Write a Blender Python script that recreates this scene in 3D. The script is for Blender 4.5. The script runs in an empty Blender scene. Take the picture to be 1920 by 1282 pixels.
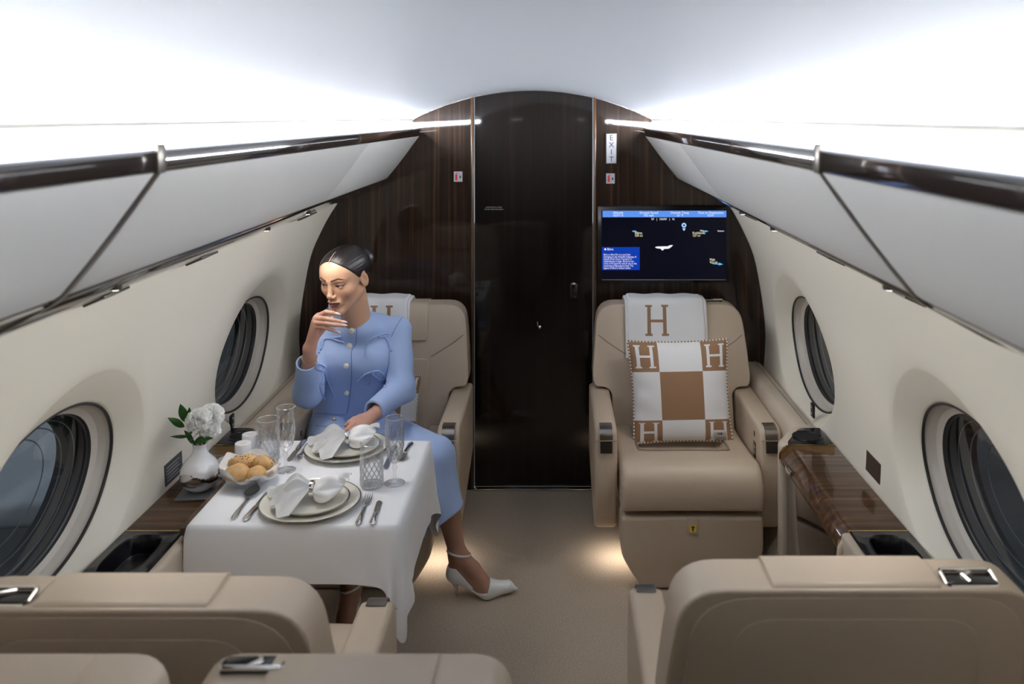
import bpy, bmesh, math, random
import numpy as np
from mathutils import Vector, Matrix, Euler

random.seed(7); np.random.seed(7)
SC = bpy.context.scene
COL = SC.collection
PI = math.pi

# ------------------------------------------------------------------ camera
F, CX, CY = 1600.0, 1040.0, 220.0          # focal length and optical axis in pixels of the 1920 x 1282 frame
CAMX, CAMZ = 0.1055, 1.754
cam_d = bpy.data.cameras.new('camera')
cam = bpy.data.objects.new('camera', cam_d); COL.objects.link(cam)
cam.location = (CAMX, 0, CAMZ); cam.rotation_euler = (PI/2, 0, 0)
cam_d.sensor_width = 36.0; cam_d.sensor_fit = 'HORIZONTAL'
cam_d.lens = F/1920*36.0
cam_d.shift_x = -(CX-960)/1920; cam_d.shift_y = -(641-CY)/1920
cam_d.clip_start = 0.05
cam_d.dof.use_dof = True; cam_d.dof.focus_distance = 3.05; cam_d.dof.aperture_fstop = 3.2
SC.camera = cam

# ------------------------------------------------------------------ world, exposure
W_ = bpy.data.worlds.new('world'); SC.world = W_; W_.use_nodes = True
W_.node_tree.nodes['Background'].inputs[0].default_value = (0.50, 0.56, 0.62, 1)
W_.node_tree.nodes['Background'].inputs[1].default_value = 0.80
SC.view_settings.view_transform = 'Standard'; SC.view_settings.look = 'None'
SC.view_settings.gamma = 1.0; SC.view_settings.use_curve_mapping = False
SC.view_settings.exposure = 0.0
SC.cycles.max_bounces = 10; SC.cycles.diffuse_bounces = 5; SC.cycles.glossy_bounces = 5
SC.cycles.transmission_bounces = 10; SC.cycles.transparent_max_bounces = 16
SC.cycles.caustics_reflective = False; SC.cycles.caustics_refractive = False
SC.cycles.sample_clamp_indirect = 60.0

def area_light(name, loc, rot, sx, sy, power, col=(1, 1, 1), spread=PI):
    l = bpy.data.lights.new(name, 'AREA'); l.shape = 'RECTANGLE'; l.size = sx; l.size_y = sy
    l.energy = power; l.color = col; l.spread = spread
    o = bpy.data.objects.new(name, l); o.location = loc; o.rotation_euler = rot; COL.objects.link(o)
    return o
COVE_E = 118.0; COVE0 = 0.45; FILL_W = 8.5        # strength of the two long cove lamps (built with the ceiling); power of the added fill lamps

# ------------------------------------------------------------------ materials
MATS = {}
def new_mat(name):
    m = bpy.data.materials.new(name); m.use_nodes = True
    MATS[name] = m
    return m, m.node_tree, m.node_tree.nodes['Principled BSDF']
def mat(name, col, rough=0.5, metal=0.0, bump=0.0, bscale=200.0, var=0.0, vscale=6.0, coat=0.0, spec=0.5, sheen=0.0):
    m, nt, b = new_mat(name)
    b.inputs['Base Color'].default_value = (*col, 1); b.inputs['Roughness'].default_value = rough
    b.inputs['Metallic'].default_value = metal; b.inputs['Coat Weight'].default_value = coat
    b.inputs['Coat Roughness'].default_value = 0.04
    b.inputs['Specular IOR Level'].default_value = spec
    b.inputs['Sheen Weight'].default_value = sheen
    if bump or var:
        tc = nt.nodes.new('ShaderNodeTexCoord')
    if bump:
        n = nt.nodes.new('ShaderNodeTexNoise'); n.inputs['Scale'].default_value = bscale
        n.inputs['Detail'].default_value = 3
        nt.links.new(tc.outputs['Object'], n.inputs['Vector'])
        bp = nt.nodes.new('ShaderNodeBump'); bp.inputs['Strength'].default_value = bump
        bp.inputs['Distance'].default_value = 0.002
        nt.links.new(n.outputs['Fac'], bp.inputs['Height']); nt.links.new(bp.outputs['Normal'], b.inputs['Normal'])
    if var:
        n = nt.nodes.new('ShaderNodeTexNoise'); n.inputs['Scale'].default_value = vscale; n.inputs['Detail'].default_value = 4
        nt.links.new(tc.outputs['Object'], n.inputs['Vector'])
        r = nt.nodes.new('ShaderNodeValToRGB')
        r.color_ramp.elements[0].color = (*[c*(1-var) for c in col], 1); r.color_ramp.elements[0].position = 0.3
        r.color_ramp.elements[1].color = (*[min(1, c*(1+var)) for c in col], 1); r.color_ramp.elements[1].position = 0.7
        nt.links.new(n.outputs['Fac'], r.inputs['Fac']); nt.links.new(r.outputs['Color'], b.inputs['Base Color'])
    return m
def emis(name, col, s):
    m, nt, b = new_mat(name)
    b.inputs['Base Color'].default_value = (0.0, 0.0, 0.0, 1) if s < 2 else (*col, 1)
    b.inputs['Emission Color'].default_value = (*col, 1); b.inputs['Emission Strength'].default_value = s
    b.inputs['Roughness'].default_value = 0.15; b.inputs['Specular IOR Level'].default_value = 0.15
    return m
def wood(name, c0, c1, c2, scale, rough=0.06, coat=0.7, spec=0.12):
    m, nt, b = new_mat(name)
    tc = nt.nodes.new('ShaderNodeTexCoord')
    mp = nt.nodes.new('ShaderNodeMapping'); mp.inputs['Scale'].default_value = scale
    nt.links.new(tc.outputs['Object'], mp.inputs['Vector'])
    n1 = nt.nodes.new('ShaderNodeTexNoise'); n1.inputs['Scale'].default_value = 1.0; n1.inputs['Detail'].default_value = 8
    n1.inputs['Roughness'].default_value = 0.65; n1.inputs['Distortion'].default_value = 0.25
    nt.links.new(mp.outputs['Vector'], n1.inputs['Vector'])
    r = nt.nodes.new('ShaderNodeValToRGB')
    r.color_ramp.elements[0].position = 0.30; r.color_ramp.elements[0].color = (*c0, 1)
    r.color_ramp.elements[1].position = 0.74; r.color_ramp.elements[1].color = (*c2, 1)
    e = r.color_ramp.elements.new(0.54); e.color = (*c1, 1)
    nt.links.new(n1.outputs['Fac'], r.inputs['Fac']); nt.links.new(r.outputs['Color'], b.inputs['Base Color'])
    b.inputs['Roughness'].default_value = 0.5
    b.inputs['Coat Weight'].default_value = coat; b.inputs['Coat Roughness'].default_value = rough
    b.inputs['Specular IOR Level'].default_value = spec
    return m
def facing_fac(nt, base, amp, pw):
    lw = nt.nodes.new('ShaderNodeLayerWeight'); lw.inputs['Blend'].default_value = 0.5
    p = nt.nodes.new('ShaderNodeMath'); p.operation = 'POWER'; p.inputs[1].default_value = pw
    nt.links.new(lw.outputs['Facing'], p.inputs[0])
    a = nt.nodes.new('ShaderNodeMath'); a.operation = 'MULTIPLY_ADD'; a.inputs[1].default_value = amp; a.inputs[2].default_value = base
    nt.links.new(p.outputs[0], a.inputs[0]); return a.outputs[0]
def glass(name, rough=0.0, tint=(1, 1, 1), tw=0.75):
    # clear tableware: see-through so the cloth stays bright; white mixed into cut parts as glints
    m, nt, b = new_mat(name)
    out = nt.nodes['Material Output']
    tr = nt.nodes.new('ShaderNodeBsdfTransparent'); tr.inputs[0].default_value = (*tint, 1)
    gl = nt.nodes.new('ShaderNodeBsdfGlossy'); gl.inputs['Roughness'].default_value = 0.12
    gl.inputs[0].default_value = (*tint, 1)
    gs = nt.nodes.new('ShaderNodeBsdfGlossy'); gs.inputs['Roughness'].default_value = 0.03
    fz = facing_fac(nt, 0.07, 0.75, 2.4)
    mg = nt.nodes.new('ShaderNodeMixShader'); nt.links.new(fz, mg.inputs[0]); nt.links.new(tr.outputs[0], mg.inputs[1]); nt.links.new(gs.outputs[0], mg.inputs[2])
    mx = nt.nodes.new('ShaderNodeMixShader'); mx.inputs[0].default_value = 1-tw
    df = nt.nodes.new('ShaderNodeBsdfDiffuse'); df.inputs[0].default_value = (0.9, 0.91, 0.93, 1)
    md = nt.nodes.new('ShaderNodeMixShader'); md.inputs[0].default_value = 0.6; nt.links.new(gl.outputs[0], md.inputs[1]); nt.links.new(df.outputs[0], md.inputs[2])
    nt.links.new(mg.outputs[0], mx.inputs[1]); nt.links.new(md.outputs[0], mx.inputs[2])
    nt.links.new(mx.outputs[0], out.inputs[0])
    return m
def pane_mat(name, tint):
    m, nt, b = new_mat(name)
    out = nt.nodes['Material Output']
    tr = nt.nodes.new('ShaderNodeBsdfTransparent'); tr.inputs[0].default_value = (*tint, 1)
    gl = nt.nodes.new('ShaderNodeBsdfGlossy'); gl.inputs['Roughness'].default_value = 0.02
    fz = facing_fac(nt, 0.05, 0.5, 4.0)
    mx = nt.nodes.new('ShaderNodeMixShader')
    nt.links.new(fz, mx.inputs[0]); nt.links.new(tr.outputs[0], mx.inputs[1]); nt.links.new(gl.outputs[0], mx.inputs[2])
    nt.links.new(mx.outputs[0], out.inputs[0])
    return m
def attr_mat(name, rough, sss=0.0, spec=0.4, bump=0.0):
    m, nt, b = new_mat(name)
    a = nt.nodes.new('ShaderNodeAttribute'); a.attribute_name = 'Col'
    nt.links.new(a.outputs['Color'], b.inputs['Base Color'])
    b.inputs['Roughness'].default_value = rough; b.inputs['Specular IOR Level'].default_value = spec
    if sss:
        b.inputs['Subsurface Weight'].default_value = sss
        b.inputs['Subsurface Radius'].default_value = (0.010, 0.004, 0.002)
        b.inputs['Subsurface Scale'].default_value = 0.5
    return m

M = {}
M['leather'] = mat('tan_leather', (0.52, 0.42, 0.318), 0.42, bump=0.12, bscale=500, var=0.03, vscale=3)
M['leather_seam'] = mat('leather_seam', (0.29, 0.228, 0.17), 0.6)
M['ledge_leather'] = mat('ledge_leather', (0.52, 0.44, 0.35), 0.42, bump=0.12, bscale=500)
M['wall'] = mat('cream_wall', (0.80, 0.745, 0.635), 0.5, bump=0.03, bscale=300)
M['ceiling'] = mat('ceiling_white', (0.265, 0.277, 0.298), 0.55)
M['bin'] = mat('bin_panel', (0.42, 0.412, 0.40), 0.45, bump=0.04, bscale=400)
M['carpet'] = mat('beige_carpet', (0.42, 0.345, 0.27), 0.95, bump=0.9, bscale=500, var=0.38, vscale=290, spec=0.1)
M['wood_wall'] = wood('dark_veneer', (0.008, 0.004, 0.002), (0.022, 0.011, 0.006), (0.075, 0.038, 0.019), (55, 55, 0.9), rough=0.03)
M['wood_door'] = wood('door_veneer', (0.003, 0.0015, 0.001), (0.006, 0.003, 0.002), (0.016, 0.008, 0.005), (55, 55, 0.9), rough=0.03)
M['wood_ledge'] = wood('ledge_veneer', (0.024, 0.010, 0.004), (0.080, 0.037, 0.015), (0.19, 0.095, 0.040), (2.0, 45, 45), rough=0.04)
M['wood_trim'] = mat('copper_wood_trim', (0.085, 0.04, 0.016), 0.3, coat=0.2)
M['black_gloss'] = mat('black_gloss', (0.006, 0.006, 0.008), 0.22, coat=0.0)
M['dark_gloss'] = mat('dark_rail_gloss', (0.018, 0.013, 0.011), 0.09, coat=0.8)
M['dark_gap'] = mat('dark_gap', (0.006, 0.005, 0.005), 0.8)
M['strip'] = mat('dark_bronze_strip', (0.11, 0.095, 0.08), 0.3, metal=0.7)
M['chrome'] = mat('chrome', (0.75, 0.73, 0.70), 0.12, metal=1.0)
M['brushed'] = mat('brushed_nickel', (0.50, 0.46, 0.42), 0.25, metal=1.0)
M['silver'] = mat('polished_silver', (0.72, 0.71, 0.70), 0.13, metal=1.0)
M['gold'] = mat('gold_trim', (0.75, 0.52, 0.22), 0.22, metal=1.0)
M['rubber'] = mat('window_gasket', (0.02, 0.018, 0.017), 0.4)
M['reveal'] = mat('window_reveal', (0.58, 0.53, 0.47), 0.35)
M['shade'] = mat('window_shade_frame', (0.035, 0.033, 0.033), 0.35)
M['pane'] = pane_mat('window_pane', (0.50, 0.52, 0.54))
M['streak'] = mat('reflection_streak', (0.30, 0.31, 0.32), 0.3)
M['white_cloth'] = mat('white_linen', (0.86, 0.86, 0.88), 0.85, bump=0.15, bscale=900, spec=0.2, sheen=0.1)
M['napkin'] = mat('white_napkin', (0.90, 0.90, 0.90), 0.9, bump=0.2, bscale=700, spec=0.2)
M['china'] = mat('cream_china', (0.78, 0.75, 0.66), 0.15, coat=0.4)
M['white_china'] = mat('white_china', (0.88, 0.88, 0.89), 0.12, coat=0.5)
M['platinum'] = mat('platinum_rim', (0.35, 0.33, 0.30), 0.2, metal=1.0)
M['glass'] = glass('clear_crystal', 0.0, (0.99, 0.992, 0.997), 1.0)
M['cut_glass'] = glass('cut_crystal', 0.0, (0.95, 0.955, 0.97), 0.60)
def petal_mat():
    m, nt, b = new_mat('white_petal')
    d = nt.nodes.new('ShaderNodeBsdfDiffuse'); d.inputs[0].default_value = (0.98, 0.98, 0.965, 1)
    t = nt.nodes.new('ShaderNodeBsdfTranslucent'); t.inputs[0].default_value = (0.95, 0.95, 0.92, 1)
    x = nt.nodes.new('ShaderNodeMixShader'); x.inputs[0].default_value = 0.2
    nt.links.new(d.outputs[0], x.inputs[1]); nt.links.new(t.outputs[0], x.inputs[2]); nt.links.new(x.outputs[0], nt.nodes['Material Output'].inputs[0])
    return m
M['petal'] = petal_mat()
M['leaf'] = mat('green_leaf', (0.055, 0.20, 0.035), 0.35, var=0.35, vscale=25)
M['stem'] = mat('green_stem', (0.04, 0.10, 0.025), 0.5)
M['slate'] = mat('slate_mat', (0.10, 0.105, 0.115), 0.35)
M['bread'] = mat('bread_crust', (0.60, 0.37, 0.16), 0.7, bump=0.3, bscale=120, var=0.22, vscale=35)
M['seed'] = mat('dark_seed', (0.08, 0.04, 0.02), 0.7)
M['blanket'] = mat('cream_wool', (0.74, 0.74, 0.75), 0.9, bump=0.35, bscale=600, spec=0.15, sheen=0.2)
M['tan_wool'] = mat('tan_wool', (0.31, 0.185, 0.11), 0.9, bump=0.35, bscale=600, spec=0.15)
M['stitch'] = mat('cream_stitch', (0.72, 0.70, 0.66), 0.9)
M['blue'] = mat('pale_blue_crepe', (0.36, 0.475, 0.745), 0.75, bump=0.12, bscale=900, spec=0.2, sheen=0.15)
M['blue_trim'] = mat('blue_ribbon', (0.34, 0.45, 0.72), 0.7, spec=0.2)
M['blue_seam'] = mat('blue_seam', (0.16, 0.23, 0.47), 0.8, spec=0.1)
M['pearl'] = mat('pearl_button', (0.80, 0.74, 0.64), 0.25, coat=0.6)
M['hair'] = mat('black_hair', (0.012, 0.009, 0.009), 0.36, bump=0.25, bscale=260, spec=0.45)
M['skin'] = attr_mat('skin', 0.42, 0.12)
M['eye'] = attr_mat('eye', 0.1, 0, 0.6)
M['shoe'] = mat('white_patent', (0.80, 0.79, 0.77), 0.2, coat=0.4)
M['shoe_sole'] = mat('tan_sole', (0.40, 0.27, 0.16), 0.5)
M['nail'] = mat('pale_nail', (0.78, 0.60, 0.57), 0.2, coat=0.5)
M['lips'] = mat('mauve_lips', (0.19, 0.068, 0.058), 0.35)
M['sign_white'] = mat('sign_white', (0.42, 0.42, 0.45), 0.5)
M['sign_edge'] = mat('sign_edge', (0.05, 0.045, 0.05), 0.35)
M['ink'] = mat('black_ink', (0.012, 0.012, 0.015), 0.5)
M['red_ink'] = mat('red_ink', (0.62, 0.03, 0.025), 0.5)
M['placard_bronze'] = mat('bronze_placard', (0.055, 0.035, 0.025), 0.4)
M['placard_black'] = mat('black_placard', (0.075, 0.075, 0.085), 0.3)
M['placard_text'] = mat('placard_text', (0.45, 0.45, 0.47), 0.5)
M['yellow'] = mat('yellow_marker', (0.80, 0.58, 0.04), 0.5)
SCR_ = 1
M['screen'] = emis('screen_black', (0.0025, 0.003, 0.009), 1.0)
M['scr_bar'] = emis('screen_bar_blue', (0.115, 0.30, 0.86), 1.0)
M['scr_box'] = emis('screen_box_blue', (0.004, 0.045, 0.42), 1.0)
M['scr_white'] = emis('screen_white', (0.9, 0.92, 1.0), 1.0)
M['scr_yellow'] = emis('screen_yellow', (0.95, 0.88, 0.55), 1.0)
M['scr_cyan'] = emis('screen_cyan', (0.12, 0.50, 0.85), 1.0)
M['scr_pin'] = emis('screen_pin', (0.45, 0.68, 0.95), 1.0)
M['cove'] = emis('cove_lamp', (0.94, 0.975, 1.03), COVE_E)
M['fill'] = emis('fill_lens', (1.0, 0.96, 0.9), 6.0)
M['courtesy'] = emis('courtesy_lamp', (1.0, 0.86, 0.68), 12.0)
M['metal_base'] = mat('seat_base', (0.30, 0.24, 0.18), 0.5)
M['apron'] = mat('hangar_apron', (0.07, 0.068, 0.066), 0.7, var=0.3, vscale=1.0)
M['outwall'] = mat('hangar_cladding', (0.46, 0.50, 0.53), 0.6)

# ------------------------------------------------------------------ helpers
def W(px, py, d):
    """point at depth d along the cabin that lies on the sight line of a pixel of the photograph"""
    return Vector((CAMX+(px-CX)*d/F, d, CAMZ-(py-CY)*d/F))
def T(px, py, z):
    """point on the horizontal plane at height z"""
    return W(px, py, F*(CAMZ-z)/(py-CY))

def props(o, label=None, cat=None, group=None, kind=None):
    if label: o['label'] = label
    if cat: o['category'] = cat
    if group: o['group'] = group
    if kind: o['kind'] = kind
    return o
def empty(name, loc, rz=0.0, label=None, cat=None, group=None, kind=None):
    o = bpy.data.objects.new(name, None); o.empty_display_size = 0.05
    o.location = loc; o.rotation_euler = (0, 0, rz); COL.objects.link(o)
    return props(o, label, cat, group, kind)
def to_mesh(bm, name, smooth=True, ang=0.7):
    me = bpy.data.meshes.new(name)
    bmesh.ops.recalc_face_normals(bm, faces=bm.faces[:])
    bm.to_mesh(me); bm.free()
    if smooth:
        me.polygons.foreach_set('use_smooth', [True]*len(me.polygons))
        if ang: me.set_sharp_from_angle(angle=ang)
    return me
def obj(name, bm, m, parent=None, label=None, cat=None, group=None, kind=None, smooth=True, ang=0.7, loc=None, world=False):
    """one mesh object; world=True: the shape is given in world space and is moved into the parent's frame"""
    me = bm if isinstance(bm, bpy.types.Mesh) else to_mesh(bm, name, smooth, ang)
    for k in (m if isinstance(m, (list, tuple)) else [m]): me.materials.append(k)
    o = bpy.data.objects.new(name, me); COL.objects.link(o)
    if parent:
        o.parent = parent
        if world:
            mw = Matrix.Identity(4); p = parent; 
            chain = []
            while p: chain.append(p); p = p.parent
            for p in reversed(chain): mw = mw @ (Matrix.Translation(p.location) @ p.rotation_euler.to_matrix().to_4x4())
            me.transform(mw.inverted())
    elif world:
        vs = np.zeros(len(me.vertices)*3); me.vertices.foreach_get('co', vs); vs = vs.reshape(-1, 3)
        c = Vector((float((vs[:, 0].min()+vs[:, 0].max())/2), float((vs[:, 1].min()+vs[:, 1].max())/2), float(vs[:, 2].min())))
        me.transform(Matrix.Translation(-c)); o.location = c
    if loc is not None: o.location = loc
    return props(o, label, cat, group, kind)
def BM(): return bmesh.new()
def join(bm, t):
    me = bpy.data.meshes.new('t'); t.to_mesh(me); t.free(); bm.from_mesh(me); bpy.data.meshes.remove(me)
    return bm
def rbox(bm, size, loc, bev=0.01, seg=3, rot=None):
    t = bmesh.new(); bmesh.ops.create_cube(t, size=1)
    bmesh.ops.scale(t, vec=size, verts=t.verts)
    if bev > 0: bmesh.ops.bevel(t, geom=t.edges[:], offset=min(bev, 0.49*min(size)), segments=seg, affect='EDGES', profile=0.5, clamp_overlap=True)
    if rot is not None: bmesh.ops.rotate(t, cent=(0, 0, 0), matrix=Euler(rot).to_matrix(), verts=t.verts)
    bmesh.ops.translate(t, vec=loc, verts=t.verts)
    return join(bm, t)
def prism(bm, pts, axis, a, b, bev=0.0, seg=3, xf=None, bang=0.6):
    """extrude the closed outline pts (2D) along axis 'x','y','z' from a to b; the rim edges get bevelled"""
    t = bmesh.new()
    def mk(p, h):
        if axis == 'x': return (h, p[0], p[1])
        if axis == 'y': return (p[0], h, p[1])
        return (p[0], p[1], h)
    v0 = [t.verts.new(mk(p, a)) for p in pts]; v1 = [t.verts.new(mk(p, b)) for p in pts]
    n = len(pts)
    t.faces.new(v0); t.faces.new(v1[::-1])
    for i in range(n): t.faces.new((v0[i], v0[(i+1) % n], v1[(i+1) % n], v1[i]))
    bmesh.ops.recalc_face_normals(t, faces=t.faces[:])
    if bev > 0:
        es = [e for e in t.edges if len(e.link_faces) == 2 and e.calc_face_angle(0) > bang]
        bmesh.ops.bevel(t, geom=es, offset=bev, segments=seg, affect='EDGES', profile=0.5, clamp_overlap=True)
    if xf:
        for v in t.verts: v.co = Vector(xf(v.co))
    return join(bm, t)
def rpoly(pts, radii, n=5):
    """round the corners of a polygon"""
    out = []; N = len(pts)
    for i, p in enumerate(pts):
        r = radii[i] if isinstance(radii, (list, tuple)) else radii
        p = Vector(p); a = Vector(pts[i-1]); b = Vector(pts[(i+1) % N])
        if r <= 0: out.append(tuple(p)); continue
        da = (a-p); db = (b-p); ra = min(r, da.length*0.49, db.length*0.49)
        s = p+da.normalized()*ra; e = p+db.normalized()*ra
        for k in range(n+1):
            q = k/n; out.append(tuple(s*(1-q)**2+p*2*q*(1-q)+e*q*q))
    return out
def tube(bm, pts, r, seg=8, closed=False, caps=True):
    pts = [Vector(p) for p in pts]; n = len(pts)
    rs = r if isinstance(r, (list, tuple)) else [r]*n
    tang = []
    for i in range(n):
        if closed: t = pts[(i+1) % n]-pts[i-1]
        else: t = pts[min(i+1, n-1)]-pts[max(i-1, 0)]
        tang.append(t.normalized() if t.length > 1e-9 else Vector((0, 0, 1)))
    up = Vector((0, 0, 1)) if abs(tang[0].z) < 0.9 else Vector((1, 0, 0))
    nrm = (up-tang[0]*up.dot(tang[0])).normalized(); rings = []
    for i in range(n):
        nrm = (nrm-tang[i]*nrm.dot(tang[i]))
        nrm = nrm.normalized() if nrm.length > 1e-6 else tang[i].orthogonal().normalized()
        bi = tang[i].cross(nrm)
        rings.append([bm.verts.new(pts[i]+(nrm*math.cos(2*PI*k/seg)+bi*math.sin(2*PI*k/seg))*rs[i]) for k in range(seg)])
    m = n if closed else n-1
    for i in range(m):
        A = rings[i]; B = rings[(i+1) % n]
        for k in range(seg): bm.faces.new((A[k], A[(k+1) % seg], B[(k+1) % seg], B[k]))
    if caps and not closed:
        bm.faces.new(rings[0][::-1]); bm.faces.new(rings[-1])
    return bm
def curve_pts(ctrl, n=24, closed=False):
    """Catmull-Rom through control points"""
    c = [Vector(p) for p in ctrl]; N = len(c); out = []
    segs = N if closed else N-1
    for i in range(segs):
        if closed: p0, p1, p2, p3 = c[i-1], c[i], c[(i+1) % N], c[(i+2) % N]
        else: p0, p1, p2, p3 = c[max(i-1, 0)], c[i], c[i+1], c[min(i+2, N-1)]
        k = max(2, n//segs)
        for j in range(k):
            t = j/k; t2 = t*t; t3 = t2*t
            out.append(0.5*((2*p1)+(p2-p0)*t+(2*p0-5*p1+4*p2-p3)*t2+(3*p1-p0-3*p2+p3)*t3))
    if not closed: out.append(c[-1])
    return out
def lathe(bm, prof, seg=32, loc=(0, 0, 0), cap0=True, cap1=False, wob=None):
    rings = []
    for (r, z) in prof:
        rings.append([bm.verts.new((loc[0]+r*math.cos(2*PI*k/seg)*(1 if not wob else wob(k, z)), loc[1]+r*math.sin(2*PI*k/seg)*(1 if not wob else wob(k, z)), loc[2]+z)) for k in range(seg)])
    for i in range(len(rings)-1):
        for k in range(seg): bm.faces.new((rings[i][k], rings[i][(k+1) % seg], rings[i+1][(k+1) % seg], rings[i+1][k]))
    if cap0: bm.faces.new(rings[0][::-1])
    if cap1: bm.faces.new(rings[-1])
    return bm
def grid(bm, P, closed_u=False, closed_v=False, matf=None):
    """P[i][j] points -> quads"""
    nu, nv = len(P), len(P[0])
    V = [[bm.verts.new(P[i][j]) for j in range(nv)] for i in range(nu)]
    for i in range(nu if closed_u else nu-1):
        for j in range(nv if closed_v else nv-1):
            f = bm.faces.new((V[i][j], V[(i+1) % nu][j], V[(i+1) % nu][(j+1) % nv], V[i][(j+1) % nv]))
            if matf: f.material_index = matf(i, j)
    return bm
def ellipsoid(bm, c, r, seg=16, rot=None):
    t = bmesh.new(); bmesh.ops.create_uvsphere(t, u_segments=seg, v_segments=max(6, seg*2//3), radius=1)
    bmesh.ops.scale(t, vec=r, verts=t.verts)
    if rot is not None: bmesh.ops.rotate(t, cent=(0, 0, 0), matrix=Euler(rot).to_matrix(), verts=t.verts)
    bmesh.ops.translate(t, vec=c, verts=t.verts)
    return join(bm, t)
def text(name, s, size, m, parent, loc, rot=(PI/2, 0, 0), align='LEFT', kind=None, label=None, depth=0.0003, squash=1.0):
    c = bpy.data.curves.new('t', 'FONT'); c.body = s; c.size = size; c.align_x = align; c.align_y = 'CENTER'
    c.extrude = depth; c.resolution_u = 2
    o = bpy.data.objects.new('t', c); COL.objects.link(o)
    dg = bpy.context.evaluated_depsgraph_get(); me = bpy.data.meshes.new_from_object(o.evaluated_get(dg))
    bpy.data.objects.remove(o); bpy.data.curves.remove(c)
    me.transform(Matrix.Diagonal((squash, 1, 1, 1)))
    me.transform(Matrix.Translation(loc) @ Euler(rot).to_matrix().to_4x4())
    me.materials.clear()
    return obj(name, me, m, parent, kind=kind, label=label)
def sstep(a, b, x):
    t = min(1, max(0, (x-a)/(b-a))); return t*t*(3-2*t)
def hmask(x, y):
    x, y = abs(x), abs(y)
    if y > 1 or x > 1: return False
    if 0.50 < x < 0.80: return True
    if y > 0.87 and 0.36 < x < 0.98: return True
    return y < 0.105 and x < 0.6
# ------------------------------------------------------------------ cabin shell
BULK = 4.02; BACK = -2.6
PROF = [(0.93, 0.0), (1.03, 0.30), (1.085, 0.55), (1.098, 0.70), (1.094, 0.80), (1.078, 0.926), (1.042, 1.104), (0.997, 1.212), (0.944, 1.31), (0.88, 1.40)]
def wx(z):
    if z <= PROF[0][1]: return PROF[0][0]
    for i in range(len(PROF)-1):
        if z <= PROF[i+1][1]:
            x0, z0 = PROF[i]; x1, z1 = PROF[i+1]; p0 = PROF[max(i-1, 0)]; p3 = PROF[min(i+2, len(PROF)-1)]
            h = z1-z0; t = (z-z0)/h
            m0 = (x1-p0[0])/(z1-p0[1])*h; m1 = (p3[0]-x0)/(p3[1]-z0)*h
            return (2*t**3-3*t*t+1)*x0+(t**3-2*t*t+t)*m0+(-2*t**3+3*t*t)*x1+(t**3-t*t)*m1
    return PROF[-1][0]
# floor
b = BM(); rbox(b, (2.3, BULK-BACK+0.1, 0.04), (0, (BULK+BACK)/2, -0.02), 0)
obj('floor', b, M['carpet'], kind='structure', label='beige carpeted cabin floor and aisle', smooth=False)
# ceiling: one shallow vault
CE_X, CE_Z, CE_TOP = 0.565, 1.745, 1.882
def ceil_z(x):
    R = (CE_X**2+(CE_TOP-CE_Z)**2)/(2*(CE_TOP-CE_Z)); return CE_TOP-R+math.sqrt(R*R-x*x)
xs = [CE_X*math.sin(PI/2*k/20) for k in range(-20, 21)]
b = BM()
lo = [(x, ceil_z(x)) for x in xs]; up = [(x, ceil_z(x)+0.02) for x in xs[::-1]]
prism(b, lo+up, 'y', BACK, BULK, 0)
ceiling = obj('ceiling', b, M['ceiling'], kind='structure', label='white vaulted cabin ceiling')

# side walls: a patch around each window, dished towards the pane, plus plain stretches
WIN_Y = (3.400, 2.085); WIN_Z = 0.817; WA, WB = 0.332, 0.215
SA, SB = 0.386, 0.262                    # the dished surround
DISH = 0.052
def wall_bits(s, name):
    b = BM(); z0, z1 = 0.0, 1.40
    def surf(y, z, off): return (s*(wx(z)+off), y, z)
    nt = 160
    for wy in WIN_Y:
        ya, yb = (1.5, 2.745) if wy < 3 else (2.745, BULK)
        angs = [2*PI*k/nt for k in range(nt)]
        for (cy, cz) in ((ya, z0), (ya, z1), (yb, z0), (yb, z1)):
            angs.append(math.atan2(cz-WIN_Z, cy-wy) % (2*PI))
        angs = sorted(set(angs)); rows = []
        for a in angs:
            ca, sa_ = math.cos(a), math.sin(a); row = []
            def ell(A, B): 
                k = 1/math.sqrt((ca/A)**2+(sa_/B)**2); return k
            r0 = ell(WA, WB); sc = 1.0
            up_ = 0.5+0.5*sa_
            fr_ = 0.5+0.5*ca; r1 = ell(SA+0.018*fr_, SB+0.050*up_*(0.6+0.4*fr_)-0.012*(1-up_))
            rb = min([((yb-wy)/ca if ca > 1e-9 else (ya-wy)/ca if ca < -1e-9 else 1e9), ((z1-WIN_Z)/sa_ if sa_ > 1e-9 else (z0-WIN_Z)/sa_ if sa_ < -1e-9 else 1e9)])
            r1 = min(r1, rb*0.97)
            row.append(surf(wy+ca*r0*0.985, WIN_Z+sa_*r0*0.985, DISH+0.012))
            for k in range(0, 15):
                t = k/14; r = r0+(r1-r0)*t
                d = DISH*(1-t)**1.35*(1-0.0*t)
                d = DISH*(1-t)*(0.86+0.14*(1-t)) if t < 0.93 else DISH*0.07*0.87*((1-t)/0.07)**1.6
                row.append(surf(wy+ca*r, WIN_Z+sa_*r, d))
            for k in range(1, 9):
                t = k/8; r = r1+(rb-r1)*t; row.append(surf(wy+ca*r, WIN_Z+sa_*r, 0))
            rows.append(row)
        grid(b, rows, closed_u=True)
    zs = [z0+(z1-z0)*k/28 for k in range(29)]
    ys = [BACK, -1.5, -0.5, 0.5, 1.5]
    grid(b, [[surf(y, z, 0) for z in zs] for y in ys])
    return obj(name, b, M['wall'], kind='structure', ang=1.2, label='cream curved cabin side wall panel')
wall_left = wall_bits(-1, 'wall_left'); wall_right = wall_bits(1, 'wall_right')

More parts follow.
